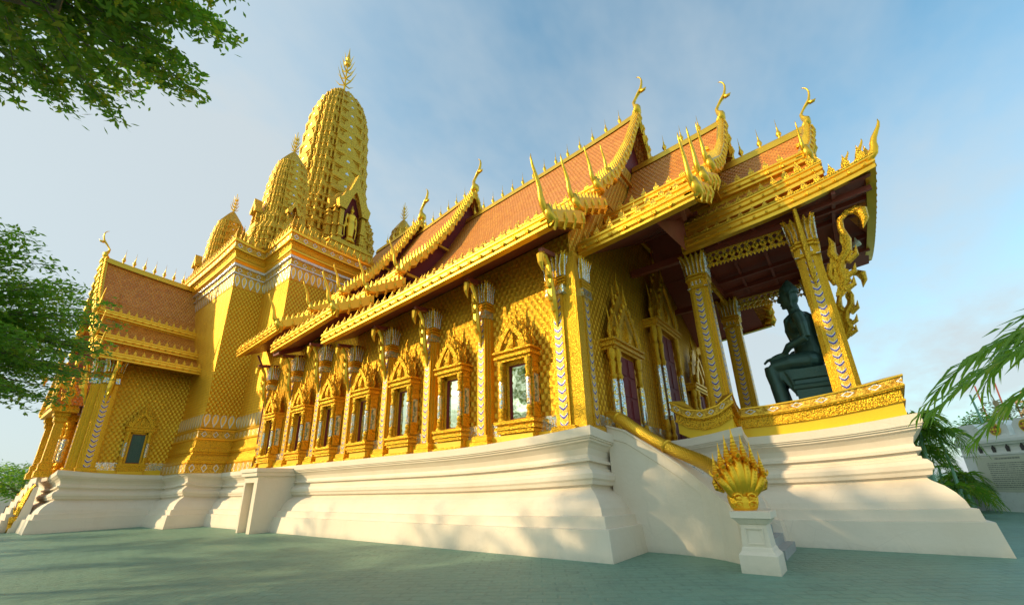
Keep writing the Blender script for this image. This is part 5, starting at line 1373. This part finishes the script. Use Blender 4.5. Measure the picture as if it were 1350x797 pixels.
# standing Buddha in the tower niche (+X face)
m = MB()
X0 = XC+4.0+1.35-.28; Z0 = 22.65; h = 4.1
cx, cy = X0, YC
m.lathe((cx, cy, Z0), [(.50, 0), (.55, .12), (.42, .25), (.46, .38)], 12)
for sg in (-1, 1):
    m.tube([(cx, cy+sg*.16, Z0+.4), (cx, cy+sg*.18, Z0+1.0), (cx, cy+sg*.17, Z0+1.9)], [.13, .17, .22], 10)
    m.tube([(cx-.02, cy+sg*.42, Z0+2.95), (cx, cy+sg*.52, Z0+2.4), (cx+.06, cy+sg*.50, Z0+1.75)], [.13, .11, .075], 8)
    m.tube([(cx+.06, cy+sg*.50, Z0+1.75), (cx+.1, cy+sg*.50, Z0+1.5)], [.07, .04], 6)
    m.tube([(cx, cy+sg*.50, Z0+2.6), (cx-.03, cy+sg*.60, Z0+1.6), (cx-.02, cy+sg*.52, Z0+.55)], [.05, .09, .05], 6)
    m.tube([(cx+.1, cy+sg*.16, Z0+.43), (cx+.28, cy+sg*.18, Z0+.42)], [.09, .05], 6)
m.tube([(cx, cy, Z0+.6), (cx, cy, Z0+1.2), (cx, cy, Z0+1.9), (cx, cy, Z0+2.3), (cx, cy, Z0+2.8), (cx, cy, Z0+3.05)], [.30, .36, .38, .32, .42, .25], 12)
m.tube([(cx, cy, Z0+3.0), (cx, cy, Z0+3.25)], [.13, .12], 8); ellip(m, (cx+.03, cy, Z0+3.42), (.20, .19, .25)); ellip(m, (cx, cy, Z0+3.68), (.13, .13, .13)); m.tube([(cx, cy, Z0+3.7), (cx, cy, Z0+4.15)], [.08, .015], 6)
m.tube([(cx+.19, cy, Z0+3.46), (cx+.25, cy, Z0+3.38)], [.03, .04], 5)
sb = remesh_statue(m, 'standing_buddha_statue', 'gold_smooth', .04, 2)
tag(sb, 'pale gold standing Buddha in the maroon arched niche of the tallest tower', 'statue')

# ================================================================= vegetation
rng = random.Random(11)
def leaves(mb, centre, n, spread, size, flat=.55, droop=.2, aspect=.42):
    cx, cy, cz = centre
    for _ in range(n):
        x = cx+rng.gauss(0, spread); y = cy+rng.gauss(0, spread); z = cz+rng.gauss(0, spread*flat)
        a = rng.uniform(0, 2*pi); t = rng.uniform(-.6, .5)-droop; l = size*rng.uniform(.6, 1.25); w = l*aspect*.5
        d = Vector((cos(a)*cos(t), sin(a)*cos(t), sin(t))); r = Vector((-sin(a), cos(a), 0)); r = (r*cos(q := rng.uniform(-.7, .7))+d.cross(r)*sin(q)).normalized()
        p = Vector((x, y, z))
        mb.face([p, p+d*l*.55+r*w, p+d*l, p+d*l*.55-r*w])
def crown_sprays(mb, br, centre, rad, nspray, leafn, size, trunk_top, zflat=1.0, shell=.35, twig=.012, cut=None, layered=False, llen=.9):
    C = Vector(centre); R = Vector(rad); tt = Vector(trunk_top)
    for i in range(nspray):
        while True:
            u = Vector((rng.uniform(-1, 1), rng.uniform(-1, 1), rng.uniform(-1, 1)))
            if u.length < 1 and u.length > shell*rng.random(): break
        if layered: u.z = round(u.z*3.2)/3.2+rng.uniform(-.06, .06)
        p = C+Vector((u.x*R.x, u.y*R.y, u.z*R.z))
        if cut and cut(p): continue
        out = Vector((u.x, u.y, u.z*.3)); out = out.normalized() if out.length > .01 else Vector((1, 0, 0))
        e = p+out*llen*.5+Vector((0, 0, rng.uniform(-.15, .12)*llen)); st = p-out*llen*.5
        br.tube([st, p+Vector((0, 0, .03)), e], [twig, twig*.7, twig*.3], 4)
        nseg = 6
        for q in range(nseg):
            w = st.lerp(e, (q+.6)/nseg)
            leaves(mb, w, max(1, leafn//nseg), llen*.11, size, .45)
def limb(br, a, b, r0, r1, wob=.3, n=5):
    a = Vector(a); b = Vector(b); pts = []; rad = []
    for i in range(n+1):
        t = i/n; p = a.lerp(b, t)
        if 0 < i < n: p += Vector((rng.uniform(-1, 1), rng.uniform(-1, 1), rng.uniform(-.5, .8)))*wob*sin(pi*t)*.5
        pts.append(p); rad.append(r0+(r1-r0)*t)
    br.tube(pts, rad, 7); return pts

def tree(name, base, h, crown_c, crown_r, nspray, leafn, size, label, cat='tree', group=None, leaf='leaf_green', trunk_r=.18, nl=7, layered=False, cut=None, llen=.9, shell=.35):
    root = tag(empty(name, base), label, cat, group); b = Vector(base)
    br = MB(); cr = MB(); top = Vector((crown_c[0], crown_c[1], crown_c[2]-crown_r[2]*.3))
    limb(br, b, top, trunk_r, trunk_r*.55, .5, 6)
    for i in range(nl):
        a = 2*pi*i/nl+rng.uniform(-.3, .3); e = Vector(crown_c)+Vector((cos(a)*crown_r[0]*.75, sin(a)*crown_r[1]*.75, rng.uniform(-.5, .6)*crown_r[2]))
        if cut and cut(e): e = Vector(crown_c).lerp(e, .4)
        st = b.lerp(top, rng.uniform(.75, 1.0)); limb(br, st, e, trunk_r*.45, .02, .8, 5)
    crown_sprays(cr, br, crown_c, crown_r, nspray, leafn, size, top, layered=layered, cut=cut, llen=llen, shell=shell)
    L = tuple(base)
    t = br.build('trunk', 'bark', root, fix=False, loc=L); c = cr.build('crown', leaf, root, fix=False, loc=L)
    return root
# overhanging tree near the viewer (its trunk stands left of the picture)
tree('shade_tree', (-8.2, -3.9, 0), 9, (-6.5, -1.35, 8.1), (2.7, 2.2, 1.15), 420, 120, .12, 'leafy branch overhanging from the top left corner of the view', leaf='leaf_green', trunk_r=.20, nl=9, llen=.85)
tree('shade_tree', (-12.5, -3.2, 0), 8, (-12.0, -1.7, 4.5), (2.6, 3.0, 1.55), 620, 130, .11, 'feathery dark green tree reaching in from the left edge before the far wing', leaf='leaf_dark', trunk_r=.20, nl=9, layered=True, llen=1.0)
# trees along the court behind the viewer: they shade the paving and show in the window panes
for i, (x, y, hh, r_) in enumerate(((-18.5, -5.5, 9.4, 2.2), (-23.8, -6.5, 10.0, 2.0), (-28.6, -5.0, 8.6, 2.2), (-36.5, -7.0, 7.2, 2.4), (-16, -9.5, 12.2, 2.4), (-10.0, -8.0, 9.6, 2.4), (-4.0, -6.6, 8.6, 2.2), (-44, -9, 7.6, 2.6))):
    tree('court_tree', (x, y, 0), hh, (x, y, hh-2.6), (r_, r_, 2.6), 105, 48, .20, 'green shade tree of the court behind the viewer', group='shade trees along the court', leaf='leaf_green', trunk_r=.15, nl=6, llen=1.1)

tree('court_tree', (-15.8, -5.4, 0), 12, (-15.6, -5.2, 9.9), (3.3, 2.8, 1.9), 330, 60, .20, 'green shade tree of the court behind the viewer', group='shade trees along the court', leaf='leaf_green', trunk_r=.2, nl=8, llen=1.1)
# frangipani by the far left wall
def round_tree(name, base, h, r, label, leaf, n, size, group=None, tr=.12, zr=.75):
    root = tag(empty(name, base), label, 'tree', group); br = MB(); cr = MB(); b = Vector(base); c = b+Vector((0, 0, h-r*zr))
    limb(br, b, c-Vector((0, 0, r*.3)), tr, tr*.6, .25, 5)
    for i in range(7):
        a = 2*pi*i/7; e = c+Vector((cos(a)*r*.8, sin(a)*r*.8, r*zr*rng.uniform(-.2, .6))); limb(br, c-Vector((0, 0, r*.35)), e, tr*.4, .02, .3, 4)
    for i in range(n):
        while True:
            u = Vector((rng.uniform(-1, 1), rng.uniform(-1, 1), rng.uniform(-.7, 1)))
            if u.length < 1 and u.length > .45*rng.random(): break
        leaves(cr, (c.x+u.x*r, c.y+u.y*r, c.z+u.z*r*zr), 9, r*.085, size, .7, 0, .4)
    br.build('trunk', 'bark', root, fix=False, loc=tuple(base)); cr.build('crown', leaf, root, fix=False, loc=tuple(base)); return root
round_tree('garden_tree', (-58, 4.4, 0), 4.6, 2.3, 'small round-crowned tree with a thin dark trunk before the far left wall', 'leaf_green', 330, .34, tr=.13)
for i, (x, y, h, r, lb) in enumerate(((-92, -4, 7.5, 4.6, 'dark bushy tree at the left edge beyond the battlemented wall'), (-96, 4.5, 6.6, 3.4, 'hazy bluish tree beyond the wall, left of the small garden tree'), (-98, 10, 6.0, 3.4, 'low tree beyond the wall, just behind the small garden tree'))):
    round_tree('far_tree', (x, y, 0), h, r, lb, 'leaf_dark', 420, .5, tr=.25, zr=.8)
# flower pot shrub at the far left
root = tag(empty('flower_shrub', (-56, 1.6, 0)), 'low red flowering shrub on the ground at the left edge', 'shrub')
m = MB()
for _ in range(46): leaves(m, (-56+rng.uniform(-1.2, 1.2), 1.9+rng.uniform(-1.4, 1.2), rng.uniform(.1, .55)), 8, .16, .2)
m.build('foliage', 'leaf_dark', root, fix=False, loc=(-56, 1.6, 0))
m = MB()
for _ in range(30): leaves(m, (-56+rng.uniform(-1.2, 1.2), 1.9+rng.uniform(-1.4, 1.2), rng.uniform(.35, .7)), 6, .08, .16)
m.build('blossom', 'red_petal', root, fix=False, loc=(-56, 1.6, 0))
root = tag(empty('tree_guard', (-58, 4.4, 0)), 'dark iron guard frame round the foot of the small garden tree', 'guard')
m = MB()
for a in range(4):
    x, y = -58+.8*cos(a*pi/2+pi/4), 4.4+.8*sin(a*pi/2+pi/4); m.beam((x, y, 0), (x, y, 1.1), .07, .07)
m.build('post', 'dark_iron', root, loc=(-58, 4.4, 0))
m = MB()
for z in (.5, 1.08):
    for a in range(4):
        m.beam((-58+.8*cos(a*pi/2+pi/4), 4.4+.8*sin(a*pi/2+pi/4), z), (-58+.8*cos((a+1)*pi/2+pi/4), 4.4+.8*sin((a+1)*pi/2+pi/4), z), .05, .05)
m.build('rail', 'dark_iron', root, loc=(-58, 4.4, 0))

# ---- far left battlemented wall
WL = tag(empty('battlement_wall', (-76, 5, 0)), 'low cream wall with rounded battlements behind the small garden tree at far left', 'wall'); WL.location = (0, 0, 0)
m = MB(); m.box(-76.3, -40, 0, -75.9, 26, 2.75); m.box(-76.4, -40, 2.45, -75.8, 26, 2.62); m.box(-76.4, -40, 0, -75.8, 26, .5)
wl = m.build('wall_panel', 'cream_plaster', WL)
pr_ = None
for j in range(30):
    y = -12+1.3*j
    if pr_ is None:
        m = MB(); m.plate([(-.45, 0), (.45, 0), (.45, .62), (.30, .80), (-.30, .80), (-.45, .62)], .34, lambda a, b, t: (t, a, b)); pr_ = m.build('merlon', 'cream_plaster', WL); pr_.location = (-76.1, y, 2.75)
    else:
        c = pr_.copy(); COL.objects.link(c); c.location = (-76.1, y, 2.75)

# ---- right-hand wall with medallions and the inscribed panel
A = Vector((3.95, 29.6, 0)); D = Vector((.53, -.85, 0)).normalized(); Nn = Vector((-D.y, D.x, 0))*-1   # Nn towards the viewer side
if Nn.dot(Vector((0, -1, 0))) < 0: Nn = -Nn
WR = tag(empty('inscribed_wall', A), 'white garden wall with flower medallions and a long inscribed stone panel at the right edge', 'wall'); WR.location = (0, 0, 0)
def WP(a, z, t): p = A+D*a+Nn*t; return (p.x, p.y, z)
def wbox(m, a0, a1, z0, z1, t0, t1, mm=0):
    P = [WP(a0, z0, t0), WP(a1, z0, t0), WP(a1, z0, t1), WP(a0, z0, t1)]; Q = [(x, y, z1) for x, y, z in P]
    m.grid([P, Q], mm, True); m.cap(P[::-1], mm); m.cap(Q, mm)
m = MB(); wbox(m, 0, 12, 0, 2.95, -.5, 0); wbox(m, -.08, 12, 0, .72, -.55, .06); wbox(m, -.12, 12, 2.72, 2.82, -.58, .10); wbox(m, -.18, 12, 2.82, 2.95, -.62, .16); wbox(m, -.05, 12, 2.30, 2.38, -.5, .05); wbox(m, -.1, 12, 2.95, 3.05, -.56, .08)
wr = m.build('wall_panel', 'white_plaster', WR)
for j in range(9):
    a = .08+1.33*j
    m = MB(); m.plate([(0, 3.05), (1.12, 3.05), (1.12, 3.48), (.95, 3.70), (.17, 3.70), (0, 3.48)], .42, lambda x, z, t, a=a: WP(a+x, z, t-.25)); me_ = m.build('merlon', 'white_plaster', WR)
    if j == 0: continue
    m = MB()
    def disc(m, cx_, cz_, r, t, mm, n=20): m.plate([(cx_+r*cos(2*pi*i/n), cz_+r*sin(2*pi*i/n)) for i in range(n)], .03, lambda x, z, tt: WP(a+x, z, t+tt), mm)
    disc(m, .56, 3.36, .26, -.02, 0); disc(m, .56, 3.36, .20, .0, 1); disc(m, .56, 3.36, .06, .03, 0)
    for q in range(8):
        an_ = q*pi/4; disc(m, .56+.12*cos(an_), 3.36+.12*sin(an_), .045, .02, 2 if q % 2 else 0, 8)
    m.build('medallion', ['yellow_paint', 'leaf_green', 'red_petal'], me_)
for j in range(14):
    a = 1.0+.62*j; m = MB()
    m.plate([(-.07, 2.42), (.07, 2.42), (.09, 2.60), (0, 2.72), (-.09, 2.60)], .02, lambda x, z, t, a=a: WP(a+x, z, .012+t)); m.build('slot', 'dark_iron', WR)
m = MB(); q = [WP(.55, .78, .03), WP(3.55, .78, .03), WP(3.55, 2.24, .03), WP(.55, 2.24, .03)]
m.face(q, [(-1.5, -.73), (1.5, -.73), (1.5, .73), (-1.5, .73)]); wbox(m, .5, 3.6, .74, 2.27, -.02, .022, 1); m.build('inscribed_panel', ['inscribed_stone', 'white_plaster'], WR)
m = MB(); q = [WP(3.8, .78, .03), WP(6.8, .78, .03), WP(6.8, 2.24, .03), WP(3.8, 2.24, .03)]
m.face(q, [(-1.5, -.73), (1.5, -.73), (1.5, .73), (-1.5, .73)]); wbox(m, 3.75, 6.85, .74, 2.27, -.02, .022, 1); m.build('inscribed_panel', ['inscribed_stone', 'white_plaster'], WR)
m = MB(); m.lathe((3.55, 29.2, 0), [(.5, 0), (.45, .8), (.40, 1.5)], 14)
tag(m.build('pillar_stub', 'concrete'), 'dark weathered round stub at the foot of the white wall', 'post')

# ---- palm clump between the porch and the wall
def frond(m, base, dirv, length, droop, lw, ll, n=22, mm=0, up=.6):
    b = Vector(base); d = Vector(dirv).normalized(); pts = []
    for i in range(9):
        t = i/8; pts.append(b+d*length*t*(1-.15*t)+Vector((0, 0, length*(up*t-(up+droop)*t*t))))
    m.tube(pts, [lw*.45*(1-.8*i/8) for i in range(9)], 5)
    side = d.cross(Vector((0, 0, 1))).normalized()
    for j in range(n):
        t = .12+.88*j/(n-1); f = t*8; i = min(7, int(f)); p = pts[i].lerp(pts[i+1], f-i); tg = (pts[i+1]-pts[i]).normalized()
        L_ = ll*(.55+.9*sin(pi*min(1, t*.9+.08)))*rng.uniform(.85, 1.1)
        for sg in (-1, 1):
            o = (side*sg*rng.uniform(.45, .95)+tg*(.6+.4*t)*rng.uniform(.8, 1.3)+Vector((0, 0, rng.uniform(-.1, .35)))).normalized()
            q1 = p+o*L_*.5+Vector((0, 0, -.06*L_)); q2 = p+o*L_*.88+Vector((0, 0, -L_*rng.uniform(.08, .42)))
            wv = tg*lw*.5+Vector((0, 0, .3*lw))
            m.face([p-wv*.5, p+wv*.5, q1+wv, q1-wv]); m.face([q1-wv, q1+wv, q2])
def palm(name, base, stems, nf, length, label, lw=.05, ll=.5, group=None, hmin=1.0, hmax=3.2, spreadr=.5):
    root = tag(empty(name, base), label, 'palm', group)
    for s_ in range(stems):
        x, y = base[0]+rng.uniform(-spreadr, spreadr), base[1]+rng.uniform(-spreadr, spreadr); h = rng.uniform(hmin, hmax)
        t = MB(); t.tube([(x, y, 0), (x+rng.uniform(-.1, .1), y, h*.5), (x+rng.uniform(-.2, .2), y, h)], [.07, .055, .045], 7); t.build('stem', 'pale_green', root, loc=tuple(base))
        m = MB()
        for f_ in range(nf):
            a = 2*pi*f_/nf+rng.uniform(-.4, .4); frond(m, (x, y, h), (cos(a), sin(a), 0), length*rng.uniform(.7, 1.1), rng.uniform(.3, .9), lw, ll, 16, up=rng.uniform(.3, .9))
        m.build('fronds', 'leaf_palm' if nf > 90 else 'leaf_green', root, fix=False, loc=tuple(base))
    return root
palm('areca_palm', (2.35, 24.9, 0), 11, 10, 1.35, 'dense clump of dark green palms between the porch base and the white wall', lw=.06, ll=.46, hmin=.4, hmax=3.9, spreadr=.7)
palm('areca_palm', (3.1, 27.7, 0), 6, 9, 1.1, 'smaller palm clump touching the left end of the white wall', lw=.045, ll=.40, hmin=.6, hmax=2.8, spreadr=.5)
# near palm whose fronds hang in from the right edge
base = (3.3, 6.6, 0)
root = tag(empty('areca_palm', base), 'bright green palm fronds hanging in from the right edge of the view', 'palm')
m = MB(); m.tube([(3.3, 6.6, 0), (3.25, 6.65, 1.6), (3.1, 6.75, 3.0)], [.10, .08, .06], 8); m.build('stem', 'leaf_dry', root, loc=base)
for (b, d, L_, dr, n_, l_, up) in (((3.0, 6.7, 3.15), (-1, .28, 0), 2.75, .30, 26, .40, .22), ((3.0, 6.6, 3.05), (-1, .12, 0), 2.6, .30, 28, .42, .06), ((3.05, 6.7, 2.9), (-1, .35, 0), 2.4, .40, 24, .40, .02), ((3.0, 6.7, 3.2), (-1, .6, 0), 2.2, .30, 24, .42, .50), ((3.1, 6.8, 3.1), (-1, .5, 0), 2.0, .15, 22, .42, .40), ((3.0, 6.7, 3.0), (.3, -1, 0), 1.8, .5, 20, .4, .5), ((3.1, 6.8, 3.0), (1, .4, 0), 1.9, .5, 20, .4, .5), ((3.1, 6.8, 3.0), (.1, 1, 0), 1.8, .4, 20, .4, .5)):
    m = MB(); frond(m, b, d, L_, dr, .040, l_, n_+6, up=up); m.build('frond', 'leaf_palm', root, fix=False, loc=base)
# things beyond the right wall
root = round_tree('garden_shrub', (8.3, 41, 0), 6.0, 2.2, 'thin olive shrub behind the white wall, below the green pole', 'leaf_dry', 420, .22, tr=.12, zr=.8)
root = round_tree('garden_shrub', (6.2, 36, 0), 4.9, 1.5, 'green bush just behind the left end of the white wall', 'leaf_dark', 300, .22, tr=.1, zr=.8)
m = MB(); m.tube([(5.75, 33.4, 0), (5.72, 33.4, 3.0), (5.60, 33.4, 5.6)], [.07, .06, .045], 8); tag(m.build('bamboo_pole', 'pale_green'), 'slim pale green pole rising behind the palms', 'pole')
m = MB(); m.tube([(6.1, 31.0, 0), (6.05, 31.0, 3.0), (5.95, 31.0, 4.9)], [.13, .12, .10], 7); m.tube([(5.95, 31.0, 4.8), (5.88, 31, 5.6)], [.03, .02], 5); tag(m.build('wooden_post', 'pale_wood'), 'pale rough wooden post leaning above the medallion wall', 'post')
SC = tag(empty('scaffold', (13, 58, 0)), 'red and timber building scaffold with a blue sheet, far beyond the white wall', 'scaffold'); SC.location = (0, 0, 0)
m = MB()
for i in range(9):
    x = 10.2+1.05*i; m.beam((x, 57.5, 0), (x+rng.uniform(-.3, .3), 57.5, 8.2+rng.uniform(-.8, 1.4)), .10, .10)
m.build('standard', 'red_rust', SC)
m = MB()
for z in (5.4, 6.4, 7.4):
    m.beam((12.2, 57.3, z), (22, 57.3, z+.2), .16, .2)
    for i in range(6): m.beam((12.3+1.5*i, 57.3, z), (12.9+1.5*i, 57.3, z+1.0), .14, .14)
m.build('timber', 'pale_wood', SC)
m = MB(); m.box(13.2, 57.0, 6.3, 14.4, 57.1, 7.2); m.build('sheet', 'blue_sheet', SC)

# ---- put every thing's own origin at its base (parts keep their place)
for root, loc in ((T, (XC, YC, 0)), (PV, (XC, 2.7, 2.7)), (ST2, (XC, 2.2, 0)), (SS, (-3.0, 11.7, 0)), (NG, (-1.9, 9.7, 1.04)), (TH, (-.3, YC, 2.72)), (WL, (-76, 5, 0)), (WR, tuple(A)), (SC, (13, 58, 0))):
    L = Vector(loc); root.location = L
    for ch in kids(root): ch.location = Vector(ch.location)-L
